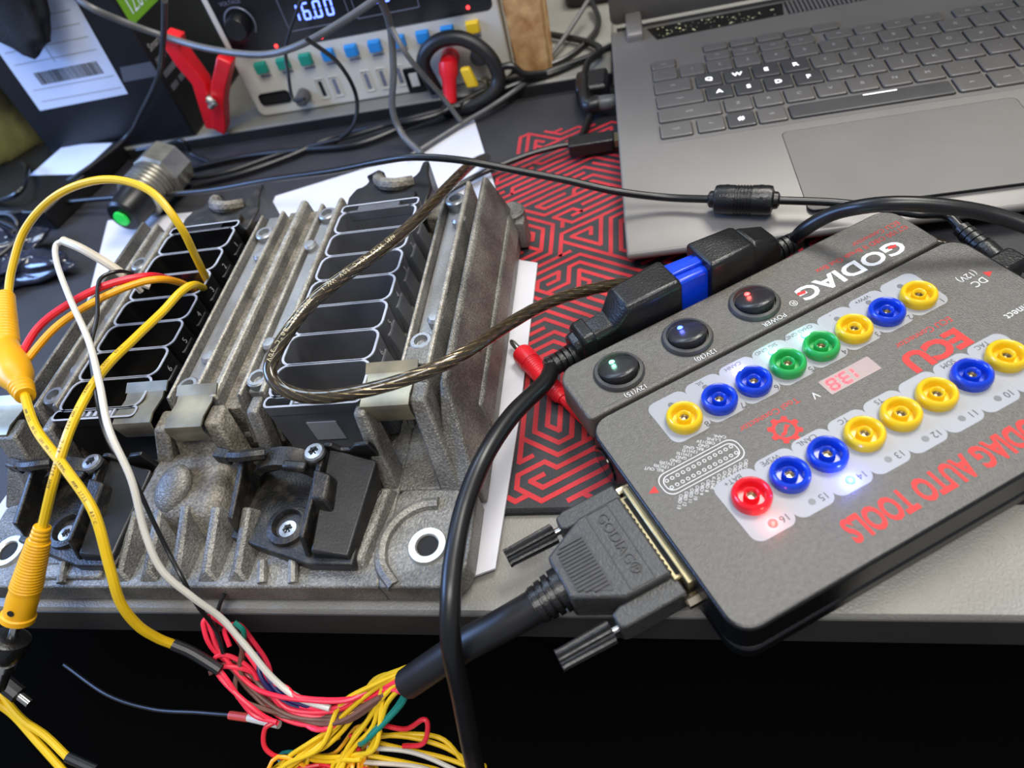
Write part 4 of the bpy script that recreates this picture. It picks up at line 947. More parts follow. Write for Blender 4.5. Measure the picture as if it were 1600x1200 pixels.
b = MB(); loft(b, [(64, 7.6, 5, 41.0, 1.2), (86, 8.2, 4, 42.5, 1.2)]); b.build('blue_nose', 'obd_blue', op, OX, bevel=0.0008)
b = MB(); loft(b, [(66, 3.0, 40.0, 43.2, 0.6), (86, 3.0, 41.0, 44.2, 0.6)]); b.build('key_ridge', 'obd_blue', op, OX, bevel=0.0006)
A = OX @ Matrix.Translation((142 * k, 0.001, 0.0215)) @ axis_mat((0, 0, 0), (1, 0.04, 0.02))
pf = [(0.0062, -0.001)]
for i in range(5): pf += [(0.0062 - 0.0003 * i, 0.0031 * i), (0.0062 - 0.0003 * i, 0.0031 * i + 0.0020), (0.0046, 0.0031 * i + 0.0022), (0.0046, 0.0031 * i + 0.0029)]
MB().lathe(pf, A, 20).build('strain_relief', 'obd_black', op)
pc = [tuple(A @ Vector((0, 0, 0.012)))] + mm(P['obd_l'])[1:]
MB().tube(pc, 0.0042, 16, 10).build('cable', 'cable_black', op)
oq = thing('diagnostic_socket', 'black diagnostic socket plugged onto the blue nose, cable running right', 'plug', boxpt(45, AX, 0.0022), BOXRZ)
b = MB(); loft(b, [(41, 9.6, 3.0, 43.5, 2), (44, 10.4, 2.6, 45.0, 2), (66, 11.2, 2.4, 46.0, 1.6), (67.5, 11.0, 2.6, 45.6, 1.6)]); b.build('socket_body', 'obd_black', oq, OX, bevel=0.0009)
b = MB(); loft(b, [(22, 5.8, 9, 32, 2.4), (27, 8.0, 6, 39, 2.6), (40, 9.4, 3.5, 43.5, 2.6), (42, 9.2, 4, 42.5, 2.6)]); b.build('socket_neck', 'obd_black', oq, OX, bevel=0.0009)
A = OX @ Matrix.Translation((23 * k, 0.001, 0.0235)) @ axis_mat((0, 0, 0), (-1, 0.04, 0.10))
MB().lathe(pf, A, 20).build('strain_relief', 'obd_black', oq)
pc = [tuple(A @ Vector((0, 0, 0.012)))] + mm(P['obd_r'])
MB().tube(pc, 0.0036, 16, 10).build('cable', 'cable_black', oq)


# ================================================================== laptop
LRZ = R(1.9707)
LAP = Matrix.Translation((0.04078, 0.37192, 0)) @ Matrix.Rotation(LRZ, 4, 'Z')
lap = thing('laptop', 'open dark grey laptop with keyboard and trackpad', 'laptop', LAP @ Vector((0.11, -0.04, 0.0022)), LRZ)
DZ = 0.0225
b = MB()
prof = [(0.104, 0.0060), (0.104, DZ), (-0.150, DZ), (-0.1675, 0.0165), (-0.1680, 0.0135), (-0.160, 0.0060)]
b.extr(prof, 'x', -0.0650, 0.2900)
b.build('base_deck', 'laptop_deck', lap, LAP, bevel=0.0022, seg=3)
MB().box(-0.058, 0.283, -0.155, 0.104, 0.0026, 0.0080).build('underside', 'laptop_dark', lap, LAP)
# hinge, strip, vent
for x0 in (-0.0525, 0.265):
    b = MB(); b.extr([(0.080, 0.020), (0.080, 0.0270), (0.083, 0.0300), (0.100, 0.0330), (0.120, 0.0330), (0.120, 0.016), (0.10, 0.016)], 'x', x0, x0 + 0.0125)
    b.build('hinge', 'laptop_deck', lap, LAP, bevel=0.0012)
gs = MB(); gs.prism([(-0.0365, 0.098), (-0.0300, 0.0765), (0.0640, 0.0795), (0.0665, 0.0995)], DZ - 0.001, DZ + 0.0003); gso = gs.build('patterned_strip', 'glitter_strip', lap, LAP)
rnd = random.Random(11)
gd = MB()
for i in range(70):
    x = rnd.uniform(-0.028, 0.060); y = rnd.uniform(0.0800, 0.0965); r = rnd.choice([0.0003, 0.0004, 0.0007])
    gd.sheet(circle(x, y, r, 7), DZ + 0.00036)
gd.build('glitter_dots', 'glitter', gso, LAP, smooth=0)
MB().box(0.0675, 0.205, 0.0790, 0.1010, DZ - 0.001, DZ + 0.0001).build('vent_recess', 'laptop_dark', lap, LAP)
for i in range(44):
    x = 0.0690 + i * 0.0031
    MB().box(x, x + 0.0017, 0.0792, 0.1008, DZ - 0.0008, DZ + 0.0005).build('vent_slat', 'laptop_deck', lap, LAP, smooth=0)
# trackpad
tp = rrect(0.0340, 0.1635, -0.1570, -0.0770, 0.004)
MB().prism(tp, DZ - 0.0006, DZ + 0.0001).build('trackpad_gap', 'laptop_dark', lap, LAP)
MB().prism(rrect(0.0344, 0.1631, -0.1566, -0.0774, 0.0038), DZ - 0.0005, DZ + 0.0002).build('trackpad', 'laptop_deck', lap, LAP)
# keyboard
kw = MB(); kw.prism(rrect(-0.0395, 0.262, -0.0690, 0.0525, 0.004), DZ - 0.0004, DZ + 0.00012); kw.build('keyboard_well', 'laptop_deck', lap, LAP)
KEYS = []
def key(xc, yc, w, h, s='', lit_=False): KEYS.append((xc, yc, w, h, s, lit_))
for i, x in enumerate((10, 29, 48, 67, 86)): key(x, 46.6, 17, 9.5)
for x, s in ((-28.5, 'esc'), (10, 'F1'), (29, 'F2'), (48, 'F3'), (67, 'F4'), (92, 'F5'), (111, 'F6'), (130, 'F7'), (149, 'F8'), (174, 'F9'), (193, 'F10'), (212, 'F11'), (231, 'F12')): key(x, 33.0, 17, 11.5, s)
for i, s in enumerate('`1234567890-='): key(-28.5 + 19 * i, 18.2, 17, 15.6, s)
key(230, 18.2, 34, 15.6, 'back')
key(-24.6, 0, 25, 16.4, 'tab')
for i, s in enumerate('QWERTYUIOP[]'): key(19 * i, 0, 16.8, 16.4, s, s in 'QWER')
key(238, 0, 22, 16.4)
key(-21.4, -18.7, 31, 16.4, 'caps')
for i, s in enumerate("ASDFGHJKL;'"): key(4.75 + 19 * i, -18.7, 16.8, 16.4, s, s in 'ASDF')
key(230, -18.7, 36, 16.4, 'enter')
key(-17.0, -37.4, 40, 16.4, 'shift')
for i, s in enumerate('ZXCVBNM,./'): key(14.25 + 19 * i, -37.4, 16.8, 16.4, s)
key(220, -37.4, 44, 16.4, 'shift')
key(-27.4, -56.6, 20, 16.4, 'ctrl')
for x, s in ((-5.4, 'fn'), (13.4, '#'), (32.2, 'alt')): key(x, -56.6, 16.6, 16.4, s, s == '#')
key(89.5, -57.5, 93, 14.4, '_', False)
for x, s in ((147, 'alt'), (166, 'ctrl'), (187, ''), (206, ''), (225, '')): key(x, -56.2, 16.8, 16.4, s)
for xc, yc, w, h, s, li in KEYS:
    x0, x1, y0, y1 = (xc - w / 2) * k, (xc + w / 2) * k, (yc - h / 2) * k, (yc + h / 2) * k
    kb = MB(); po = rrect(x0, x1, y0, y1, 0.0016, 3); pt = rrect(x0 + 0.0006, x1 - 0.0006, y0 + 0.0006, y1 - 0.0006, 0.0014, 3)
    kb.prism(rrect(x0 - 0.0006, x1 + 0.0006, y0 - 0.0006, y1 + 0.0006, 0.002, 3), DZ, DZ + 0.00018, 1)
    kb.prism(po, DZ + 0.0001, DZ + 0.0013, 0, top=po); kb.prism(po, DZ + 0.0013, DZ + 0.0017, 0, top=pt)
    ko = kb.build('key', ['key_dark' if li or s == '_' else 'key_cap', 'laptop_dark'], lap, LAP, smooth=30)
    if s == '_': MB().box(0.0870, 0.1065, -0.0525, -0.0515, DZ + 0.0016, DZ + 0.00176).build('legend', 'key_lit', ko, LAP, smooth=0)
    elif s: text(s, 0.0062 if li else (0.0044 if len(s) == 1 else 0.0030), (xc * k, yc * k, DZ + 0.00178), 'key_lit' if li else 'key_legend', ko, LAP, name='legend', off=0.03 if li else 0.0)
# lid: lower bezel and glass
MB().box(-0.0600, 0.2850, 0.1040, 0.1140, 0.0100, 0.0205).build('hinge_gap', 'laptop_dark', lap, LAP)
TL = LAP @ Matrix.Translation((0.1125, 0.1120, 0.0235)) @ Matrix.Rotation(R(112), 4, 'X')
lid = MB().prism(rrect(-0.1770, 0.1770, 0.0, 0.235, 0.006), -0.0060, 0.0).build('lid', 'laptop_deck', lap, TL, bevel=0.0012)
MB().prism(rrect(-0.1710, 0.1710, 0.032, 0.228, 0.003), 0.0, 0.0004).build('screen', 'screen_glass', lid, TL)

# plugs in the left side of the laptop
up_ = thing('usb_plug', 'flat black USB plug in the lower left port of the laptop', 'plug', LAP @ Vector((-0.085, -0.036, 0.0022)), LRZ)
MB().prism(rrect(-0.1000, -0.0680, -0.0425, -0.0295, 0.002), 0.0060, 0.0150).build('plug_body', 'obd_black', up_, LAP, bevel=0.001)
MB().box(-0.0680, -0.0645, -0.0415, -0.0305, 0.0085, 0.0130).build('metal_tip', 'gold_shell', up_, LAP)
MB().tube(mm([(-58, 337, 10), (-68, 336, 10), (-90, 330, 10), (-121, 318, 8), (-150, 300, 6), (-175, 292, 5)]), 0.0022, 10).build('cable', 'cable_black', up_)
dc = thing('charger_plug', 'round black charger plug with grey collar in the upper left laptop port', 'plug', LAP @ Vector((-0.08, 0.010, 0.0022)), LRZ)
A = LAP @ Matrix.Translation((-0.0655, 0.012, 0.0130)) @ axis_mat((0, 0, 0), (-1, 0.03, 0))
MB().lathe([(0.0040, -0.0005), (0.0052, 0.001), (0.0056, 0.006), (0.0056, 0.0145), (0.0050, 0.016)], A, 20).build('collar', 'cable_grey', dc)
b = MB(); b.tube([A @ Vector((0, 0, 0.012)), A @ Vector((0, 0, 0.020)), LAP @ Vector((-0.088, 0.026, 0.016)), LAP @ Vector((-0.088, 0.045, 0.018))], lambda t: 0.0066 - 0.0022 * t, 14); b.build('elbow', 'obd_black', dc)
b = MB(); b.tube([LAP @ Vector((-0.088, 0.042, 0.018)), LAP @ Vector((-0.084, 0.065, 0.020)), LAP @ Vector((-0.074, 0.085, 0.018)), LAP @ Vector((-0.085, 0.11, 0.016)), LAP @ Vector((-0.12, 0.14, 0.016))], 0.0028, 10); b.build('cable', 'cable_black', dc)
ad = thing('power_adapter', 'black cable adapter block lying beside the laptop hinge', 'adapter', (-0.045, 0.405, 0.0022))
MB().prism(rrect(-0.055, -0.030, 0.396, 0.424, 0.004), 0.0024, 0.0200).build('adapter_body', 'obd_black', ad, bevel=0.003)
b = MB(); b.tube([(-0.043, 0.397, 0.012), (-0.042, 0.385, 0.010), (-0.047, 0.365, 0.006), (-0.050, 0.352, 0.005)], 0.0028, 10); b.build('lead', 'cable_black', ad)

# ================================================================== riser board and bench supply
rb = MB(); rb.box(-0.80, -0.028, 0.432, 1.02, 0.0002, 0.0110)
rbo = rb.build('riser_board', 'board_grey', bevel=0.002); tag(rbo, 'grey board along the back of the desk carrying the bench supply', 'board')
MB().box(-0.80, -0.028, 0.4305, 0.4318, 0.0004, 0.0104).build('edge_strip', 'laptop_dark', rbo, bevel=0.0004)
psu = thing('bench_power_supply', 'white bench power supply with black display panel and coloured buttons', 'power supply', (-0.225, 0.52, 0.0112))
Z0 = 0.0112
MB().box(-0.3390, -0.1100, 0.4560, 0.68, Z0 + 0.003, 0.150).build('case', 'psu_white', psu, bevel=0.003)
FP = Matrix.Translation((0, 0.4490, 0)) @ Matrix.Rotation(R(90), 4, 'X')     # x right, y up, z towards viewer
MB().prism(rrect(-0.3415, -0.1085, Z0 + 0.0005, 0.152, 0.007), -0.0070, 0.0).build('front_bezel', 'psu_white', psu, FP, bevel=0.0014)
MB().prism(rrect(-0.3360, -0.1130, 0.0660, 0.147, 0.005), -0.002, 0.0006).build('display_panel', 'psu_panel', psu, FP, bevel=0.0004)
w = MB(); w.prism(rrect(-0.2790, -0.2270, 0.0785, 0.1040, 0.001), 0.0, 0.0008); wo = w.build('display_window', 'psu_panel', psu, FP)
fr = MB(); po = rrect(-0.2800, -0.2260, 0.0775, 0.1050, 0.0012); fr.ring(po, scaled(po, 0.0005), 0.0, 0.0012); fr.build('window_frame', 'psu_window', psu, FP)
dg = MB(); x = -0.2735
for ch in '16.00':
    if ch == '.': dg.sheet(circle(x - 0.0012, 0.0845, 0.0009, 8), 0.00095); continue
    seg7(ch, x, 0.0838, 0.0064, 0.0130, 0.0014, 0.00095, dg, 0.10); x += 0.0098
dg.build('digits', 'digit_blue', wo, FP, smooth=0)
w = MB(); w.prism(rrect(-0.2200, -0.1700, 0.0785, 0.1040, 0.001), 0.0, 0.0008); wo = w.build('display_window', 'psu_panel', psu, FP)
fr = MB(); po = rrect(-0.2210, -0.1690, 0.0775, 0.1050, 0.0012); fr.ring(po, scaled(po, 0.0005), 0.0, 0.0012); fr.build('window_frame', 'psu_window', psu, FP)
dg = MB(); x = -0.2060
for ch in '00': seg7(ch, x, 0.0858, 0.0060, 0.0115, 0.0013, 0.00095, dg, 0.10); x += 0.0092
dg.build('digits', 'digit_blue', wo, FP, smooth=0)
for kx in (-0.3180, -0.1380):
    kn = MB(); kn.lathe([(0.0095, 0.0), (0.0092, 0.010), (0.0082, 0.0125), (0.0, 0.0130)], FP @ Matrix.Translation((kx, 0.0905, 0.0005)), 28); kno = kn.build('knob', 'obd_black', psu)
    ar = MB(); ar.tube([(kx + 0.0125 * math.cos(R(a)), 0.0905 + 0.0125 * math.sin(R(a)), 0.0009) for a in range(200, -41, -20)], 0.0007, 6, 3); ar.build('scale_arc', 'psu_window', psu, FP)
text('VOLTAGE', 0.0042, (-0.3185, 0.1068, 0.0009), 'psu_window', psu, FP)
for lx, lz in ((-0.2970, 0.0680), (-0.2560, 0.0685), (-0.1320, 0.0700)):
    MB().lathe([(0.0015, 0.0), (0.0013, 0.0008), (0.0, 0.0012)], FP @ Matrix.Translation((lx, lz + 0.0008, 0.0006)), 12).build('indicator', 'led_red', psu)
for i, m in enumerate(['btn_green'] * 3 + ['btn_blue'] * 6 + ['btn_yellow']):
    x = -0.3180 + i * 0.02068; z = 0.0545 + i * 0.0002
    bo = MB().prism(rrect(x - 0.0056, x + 0.0056, z - 0.0048, z + 0.0048, 0.001), 0.0, 0.0048, top=rrect(x - 0.0048, x + 0.0048, z - 0.0040, z + 0.0040, 0.001)).build('button', m, psu, FP, bevel=0.0005)
    text(['M1', 'M2', 'M3', 'M4', 'M5', 'OVP', 'OCP', 'LOCK', 'SET', 'OUT'][i] if False else '', 0.003, (x, z, 0), 'ink_dark', bo, FP) if False else None
    MB().prism(rrect(x - 0.0050, x + 0.0050, z - 0.0086, z - 0.0072, 0.0003, 2), 0.0, 0.0003).build('button_mark', 'psu_window', psu, FP, smooth=0)
hl = MB(); po = rrect(-0.3345, -0.3050, 0.0215, 0.0325, 0.004); hl.ring(po, scaled(po, 0.0012), -0.001, 0.0010); hl.build('slot_rim', 'psu_panel', psu, FP)
MB().prism(scaled(rrect(-0.3345, -0.3050, 0.0215, 0.0325, 0.004), 0.0010), -0.001, 0.0003).build('switch_slot', 'hole_dark', psu, FP)
for i, x in enumerate((-0.2740, -0.2610, -0.2320, -0.2180, -0.2030)):
    MB().prism(rrect(x - 0.0016, x + 0.0016, 0.0215, 0.0345, 0.0004, 2), -0.001, 0.0005).build('usb_slot', 'hole_dark' if i == 0 else 'psu_window', psu, FP)
    po = rrect(x - 0.0042, x + 0.0042, 0.0190, 0.0370, 0.001, 3); q = MB(); q.ring(po, scaled(po, 0.0005), 0.0, 0.0007); q.build('slot_frame', 'psu_white', psu, FP)
MB().prism(rrect(-0.1990, -0.1830, 0.0130, 0.0330, 0.001), -0.001, 0.0020).build('output_block', 'psu_panel', psu, FP, bevel=0.0005)
MB().box(-0.1945, -0.1875, 0.0180, 0.0290, 0.0020, 0.0030).build('block_label', 'psu_white', psu, FP)
for x, m in ((-0.1560, 'plug_red'), (-0.1310, 'obd_black')):
    MB().lathe([(0.0075, 0.0), (0.0072, 0.010), (0.0055, 0.012), (0.0, 0.012)], FP @ Matrix.Translation((x, 0.036, 0.0)), 20).build('terminal', m, psu)
MB().lathe([(0.0060, 0.0), (0.0055, 0.010), (0.0038, 0.014), (0.0, 0.0145)], FP @ Matrix.Translation((-0.2920, 0.0255, 0.0)), 18).build('jack_plug', 'cable_grey', psu)

# headset band / strap and the plugs in front of the terminals
sb = thing('cable_strap', 'thick black strap loop in front of the supply terminals', 'strap', (-0.145, 0.43, 0.0112))
b = MB(); b.tube(mm([(-172, 436, 16), (-176, 436, 40), (-162, 436, 54), (-140, 434, 55), (-122, 430, 42), (-116, 426, 24), (-124, 420, 13), (-145, 418, 7), (-165, 420, 7)]), 0.0058, 12); b.build('loop', 'cable_matte', sb)
b = MB(); b.tube(mm([(-116, 428, 30), (-104, 428, 30), (-96, 428, 22), (-80, 436, 16)]), 0.0028, 10); b.build('tail', 'cable_black', sb)
pr = thing('terminal_plug', 'red banana plug hanging from the bench supply terminal', 'plug', (-0.160, 0.425, 0.0022))
A = axis_mat((-0.1555, 0.4350, 0.0380), (-0.12, -0.55, -1.0))
MB().lathe([(0.0076, 0.0), (0.0078, 0.008), (0.0060, 0.012), (0.0052, 0.030), (0.0036, 0.032)], A, 20).build('sleeve', 'plug_red', pr)
pg = thing('terminal_clip', 'small yellow and brass terminal lug inside the black strap loop', 'clip', (-0.138, 0.43, 0.0112))
b = MB(); b.hexa([(-0.144, 0.4265, 0.018), (-0.134, 0.4265, 0.018), (-0.134, 0.4320, 0.018), (-0.144, 0.4320, 0.018), (-0.146, 0.4275, 0.034), (-0.138, 0.4275, 0.034), (-0.138, 0.4330, 0.034), (-0.146, 0.4330, 0.034)]); b.build('lug_body', 'btn_yellow', pg, bevel=0.0015)
b = MB(); b.lathe([(0.0022, 0), (0.0022, 0.006), (0.003, 0.007), (0.003, 0.010)], axis_mat((-0.1275, 0.428, 0.014), (0, 0, 1)), 12); b.build('brass_pin', 'gold_shell', pg)

# wooden post, dark foot, behind
wp = MB(); wp.hexa([(-0.1045, 0.4420, Z0), (-0.0760, 0.4420, Z0), (-0.0760, 0.4720, Z0), (-0.1045, 0.4720, Z0), (-0.1050, 0.4420, 0.26), (-0.0680, 0.4420, 0.26), (-0.0680, 0.4720, 0.26), (-0.1050, 0.4720, 0.26)])
tag(wp.build('wooden_post', 'wood', bevel=0.002), 'raw pine wood post standing beside the bench supply', 'post')
mf = MB(); mf.prism(rrect(-0.070, 0.02, 0.560, 0.70, 0.01), Z0, 0.026); tag(mf.build('monitor_foot', 'laptop_dark', bevel=0.003), 'black stand foot behind the wooden post', 'stand')

# ================================================================== red crocodile clamp
cl = thing('battery_clamp', 'red crocodile battery clamp leaning by the bench supply', 'clamp', (-0.372, 0.43, 0.0112))
def strip3(path, w, t):
    b = MB(); P_ = [Vector(q) for q in path]; vs = []
    for i, p in enumerate(P_):
        d_ = (P_[min(i + 1, len(P_) - 1)] - P_[max(i - 1, 0)]).normalized(); s_ = Vector((0, 1, 0)); nn = d_.cross(s_).normalized()
        ww = w[i]; vs += [p - s_ * ww - nn * t, p + s_ * ww - nn * t, p + s_ * ww + nn * t, p - s_ * ww + nn * t]
    n = len(P_); fs = [(j * 4 + i, j * 4 + (i + 1) % 4, (j + 1) * 4 + (i + 1) % 4, (j + 1) * 4 + i) for j in range(n - 1) for i in range(4)] + [(3, 2, 1, 0), tuple((n - 1) * 4 + i for i in range(4))]
    return b.add(vs, fs)
strip3(mm([(-366, 432, 99), (-371, 432, 90), (-370, 432, 78), (-366, 432, 60), (-372, 432, 40), (-379, 432, 18)]), [0.006, 0.008, 0.008, 0.007, 0.006, 0.004], 0.0058).build('handle', 'clamp_red', cl, bevel=0.001)
strip3(mm([(-334, 432, 74), (-340, 432, 66), (-349, 432, 56), (-359, 432, 42), (-370, 432, 20), (-375, 432, 15)]), [0.006, 0.008, 0.008, 0.007, 0.006, 0.004], 0.0058).build('handle', 'clamp_red', cl, bevel=0.001)
b = MB(); b.tube(mm([(-363, 421, 48), (-359, 421, 44), (-364, 421, 41)]), 0.003, 8); b.build('spring', 'nickel', cl)
MB().lathe([(0.0035, 0), (0.0035, 0.016)], axis_mat((-0.363, 0.4405, 0.046), (0, -1, 0)), 12).build('pivot', 'nickel', cl)

# ================================================================== black cartons at the left
bc = thing('battery_carton', 'tall black carton with shipping label and green printed side', 'carton', (-0.52, 0.52, 0.0112))
MB().box(-0.556, -0.402, 0.4350, 0.640, Z0, 0.300).build('carton_body', 'carton_black', bc, bevel=0.002)
F1 = Matrix.Translation((0, 0.4350, 0)) @ Matrix.Rotation(R(90), 4, 'X')
lb = MB().prism([(-0.5340, 0.0570), (-0.4410, 0.0580), (-0.4330, 0.1480), (-0.5290, 0.1480)], 0.0, 0.0003).build('shipping_label', 'label_bluelit', bc, F1, smooth=0)
for i in range(7):
    z = 0.064 + i * 0.0105 + (0.012 if i > 1 else 0)
    MB().box(-0.526, -0.443, z, z + 0.0006, 0.0003, 0.0005).build('ruled_line', 'ink_grey', lb, F1, smooth=0)
MB().box(-0.487, -0.4864, 0.094, 0.145, 0.0003, 0.0005).build('ruled_line', 'ink_grey', lb, F1, smooth=0)
rnd = random.Random(3); q = MB(); x = -0.514
while x < -0.450:
    w_ = rnd.choice([0.0005, 0.0008, 0.0013]); q.box(x, x + w_, 0.078, 0.0885, 0.0003, 0.0005); x += w_ + rnd.choice([0.0005, 0.0009])
q.build('barcode', 'ink_dark', lb, F1, smooth=0)
MB().prism([(-0.4380, 0.0680), (-0.4030, 0.0680), (-0.4030, 0.0800), (-0.4330, 0.0800)], 0.0, 0.0003).build('tape', 'tape_grey', bc, F1, smooth=0)
F2 = Matrix.Translation((-0.4020, 0, 0)) @ Matrix.Rotation(R(90), 4, 'Z') @ Matrix.Rotation(R(90), 4, 'X')   # x = +Y, y = up
MB().prism(rrect(0.437, 0.505, 0.1080, 0.1500, 0.001), 0.0, 0.0003).build('green_panel', 'label_green', bc, F2, smooth=0)
text('12.8V16Ah', 0.0170, (0.474, 0.1185, 0.0005), 'label_bluelit', bc, F2, width=0.058)
text('Smart', 0.0085, (0.440, 0.088, 0.0005), 'ink_grey', bc, F2, align='LEFT')
for i in range(3):
    x = 0.440
    for w_ in ((0.016, 0.020, 0.010), (0.022, 0.014), (0.012, 0.012, 0.016))[i]:
        MB().box(x, x + w_, 0.0745 - 0.0115 * i, 0.0790 - 0.0115 * i, 0.0, 0.0004).build('blurred_print', 'tape_grey', bc, F2, smooth=0); x += w_ + 0.004
sbx = thing('flat_carton', 'flat black carton with white label lying in front of the tall carton', 'carton', (-0.54, 0.40, 0.0022), R(-11))
C1 = Matrix.Translation((-0.475, 0.4310, 0.0022)) @ Matrix.Rotation(R(-11), 4, 'Z')
MB().box(-0.170, 0.0, -0.105, 0.0, 0.0001, 0.0180).build('carton_body', 'carton_black', sbx, C1, bevel=0.0015)
MB().box(-0.066, -0.0055, -0.052, -0.004, 0.0180, 0.0183).build('address_label', 'label_bluelit', sbx, C1, smooth=0)

# flashlight
fl = thing('flashlight', 'short black flashlight with silver head and green tail button', 'flashlight', (-0.396, 0.345, 0.0022))
A = axis_mat((-0.402, 0.300, 0.0225), (0.16, 0.98, 0.02))
MB().lathe([(0.0115, 0.0), (0.0135, 0.002), (0.0140, 0.020), (0.0150, 0.022)], A, 28).build('tail_cap', 'torch_black', fl)
pf = [(0.0150, 0.022)]
for i in range(6): pf += [(0.0180, 0.024 + i * 0.0042), (0.0180, 0.0262 + i * 0.0042), (0.0160, 0.0268 + i * 0.0042), (0.0160, 0.0278 + i * 0.0042)]
MB().lathe(pf, A, 28).build('ribbed_barrel', 'torch_silver', fl)
MB().lathe([(0.0165, 0.048), (0.0200, 0.051), (0.0200, 0.072), (0.0180, 0.0735), (0.0, 0.0725)], A, 8).build('head', 'torch_silver', fl, smooth=20)
MB().lathe([(0.0062, -0.0005), (0.0058, -0.0025), (0.0, -0.0035)], A, 20).build('tail_button', 'button_green', fl)

# camo pouch, black glove, crinkled bag
def blob(name, c, r, m, label, cat, seed, amp=0.25, n=40, mm_=26, cut=True):
    b = MB(); b.ball((0, 0, 0), r[0], r[1], r[2], n, mm_)
    o = b.build(name, m, smooth=180)
    for v in o.data.vertices:
        q = v.co.copy(); nn = Vector((q.x / r[0], q.y / r[1], q.z / r[2]))
        v.co = q * (1 + amp * noise.noise(nn * 1.6 + Vector((seed, 0, 0))) + amp * 0.5 * noise.noise(nn * 4 + Vector((0, seed, 0))))
        if cut and v.co.z < -r[2] * 0.55: v.co.z = -r[2] * 0.55
    o.location = (c[0], c[1], c[2] + r[2] * 0.55); return tag(o, label, cat)
blob('camouflage_pouch', (-0.640, 0.480, 0.0113), (0.066, 0.075, 0.085), 'camo', 'olive camouflage pouch at the far left of the desk', 'pouch', 3.1)
bagm = blob('plastic_bag', (-0.525, 0.276, 0.0024), (0.066, 0.034, 0.016), 'bag_plastic', 'crinkled dark plastic bag at the left edge of the mat', 'bag', 8.3, 0.6, 60, 40)
gl = blob('work_glove', (-0.478, 0.4205, 0.160), (0.050, 0.0115, 0.100), 'glove', 'black work glove hanging down the front of the tall carton', 'glove', 5.2, 0.22, cut=False)

# ================================================================== loose cables
o = cable('yellow_test_lead', 'yel_loop', 0.0021, 'yellow', 'yellow test lead arching high from the left plug into the left connector')
o = cable('yellow_test_lead', 'yel_low', 0.0021, 'yellow', 'yellow test lead hanging over the front edge with black sleeved end')
print_along(o, mm(P['yel_low']), 'AWM 2725   80°C   30V VW-1    18AWG    AWM 2725   80°C', 0.0019, 0.0021, 'wire_ink', 0.12)
MB().tube(mm(P['yel_low_end']), 0.0026, 10).build('shrink_sleeve', 'shrink', o)
cable('red_test_lead', 'red1', 0.0019, 'red_wire', 'red test lead running from the left plug into the left connector')
cable('orange_test_lead', 'orange', 0.0019, 'orange_yellow', 'orange yellow lead lying just under the red test lead')
def ribbed(L, r0, r1, n, t0=0.0):
    pf = []
    for i in range(n):
        r = r0 + (r1 - r0) * i / n; z = t0 + L * i / n; h = L / n
        pf += [(r * 0.93, z), (r, z + h * 0.2), (r, z + h * 0.7), (r * 0.93, z + h * 0.9)]
    return pf
p1 = thing('banana_plug', 'yellow stacking banana plug with bulging splice body at the left edge', 'plug', (-0.33, 0.10, 0.06))
a0 = Vector(mm(P['plug1_top'])[0]); a1 = Vector(mm(P['plug1_top'])[1]); Ln = (a1 - a0).length
MB().lathe([(0.0026, 0)] + ribbed(Ln * 0.82, 0.0048, 0.0060, 16) + [(0.0056, Ln), (0.003, Ln + 0.001)], axis_mat(a0, a1 - a0), 20).build('ribbed_sleeve', 'yellow_plug', p1)
q = mm(P['plug1_body']); b = MB(); b.tube([q[0], q[1], q[2]], lambda t: 0.0062 + 0.0020 * math.sin(math.pi * min(1, t * 1.25)) - 0.0026 * max(0, t - 0.55) / 0.45, 18, 10); b.build('splice_body', 'yellow_plug', p1)
b = MB(); v2 = Vector(q[2]); d2 = (v2 - Vector(q[1])).normalized(); b.lathe(ribbed(0.010, 0.0056, 0.0042, 4), axis_mat(v2 - d2 * 0.006, d2), 18); b.build('strain_relief', 'yellow_plug', p1)
p2 = thing('banana_plug', 'yellow ribbed banana plug on a lead, hanging in front of the control unit', 'plug', mm(P['plug2'])[2])
q = [Vector(x) for x in mm(P['plug2'])]; ax_ = axis_mat(q[0], q[2] - q[0]); Lp = (q[2] - q[0]).length
MB().lathe(ribbed(0.008, 0.0036, 0.0042, 4), ax_, 18).build('strain_relief', 'yellow_plug', p2)
MB().lathe(ribbed(Lp * 0.52, 0.0048, 0.0066, 17, 0.007) + [(0.0064, Lp * 0.76), (0.0062, Lp * 0.94), (0.0070, Lp * 0.95), (0.0070, Lp), (0.0, Lp)], ax_, 20).build('ribbed_sleeve', 'yellow_plug', p2)
MB().lathe([(0.0014, -0.0002), (0.0014, 0.0003), (0, 0.0003)], axis_mat(q[0].lerp(q[2], 0.84) + Vector((0.001, -0.0056, 0.0035)), (0.1, -1, 0.6)), 10).build('side_hole', 'hole_dark', p2)
MB().tube(mm(P['yel_up']), 0.0021, 10).build('lead', 'yellow', p2)
print_along(p2, mm(P['yel_up']), 'AWM 2725   80°C   30V VW-1    18AWG    AWM 2725   80°C', 0.0019, 0.0021, 'wire_ink', 0.1)
MB().lathe([(0.0020, 0), (0.0020, 0.010)], axis_mat(q[2], q[2] - q[0]), 12).build('metal_pin', 'nickel', p2)
jk = thing('banana_jack', 'black and nickel banana jack below the hanging yellow plug', 'jack', mm(P['plug2_jack'])[1])
q = [Vector(x) for x in mm(P['plug2_jack'])]
MB().lathe([(0.0055, 0.006), (0.0085, 0.008), (0.0085, 0.014), (0.0060, 0.018)], axis_mat(q[0], q[1] - q[0]), 20).build('collar', 'obd_black', jk)
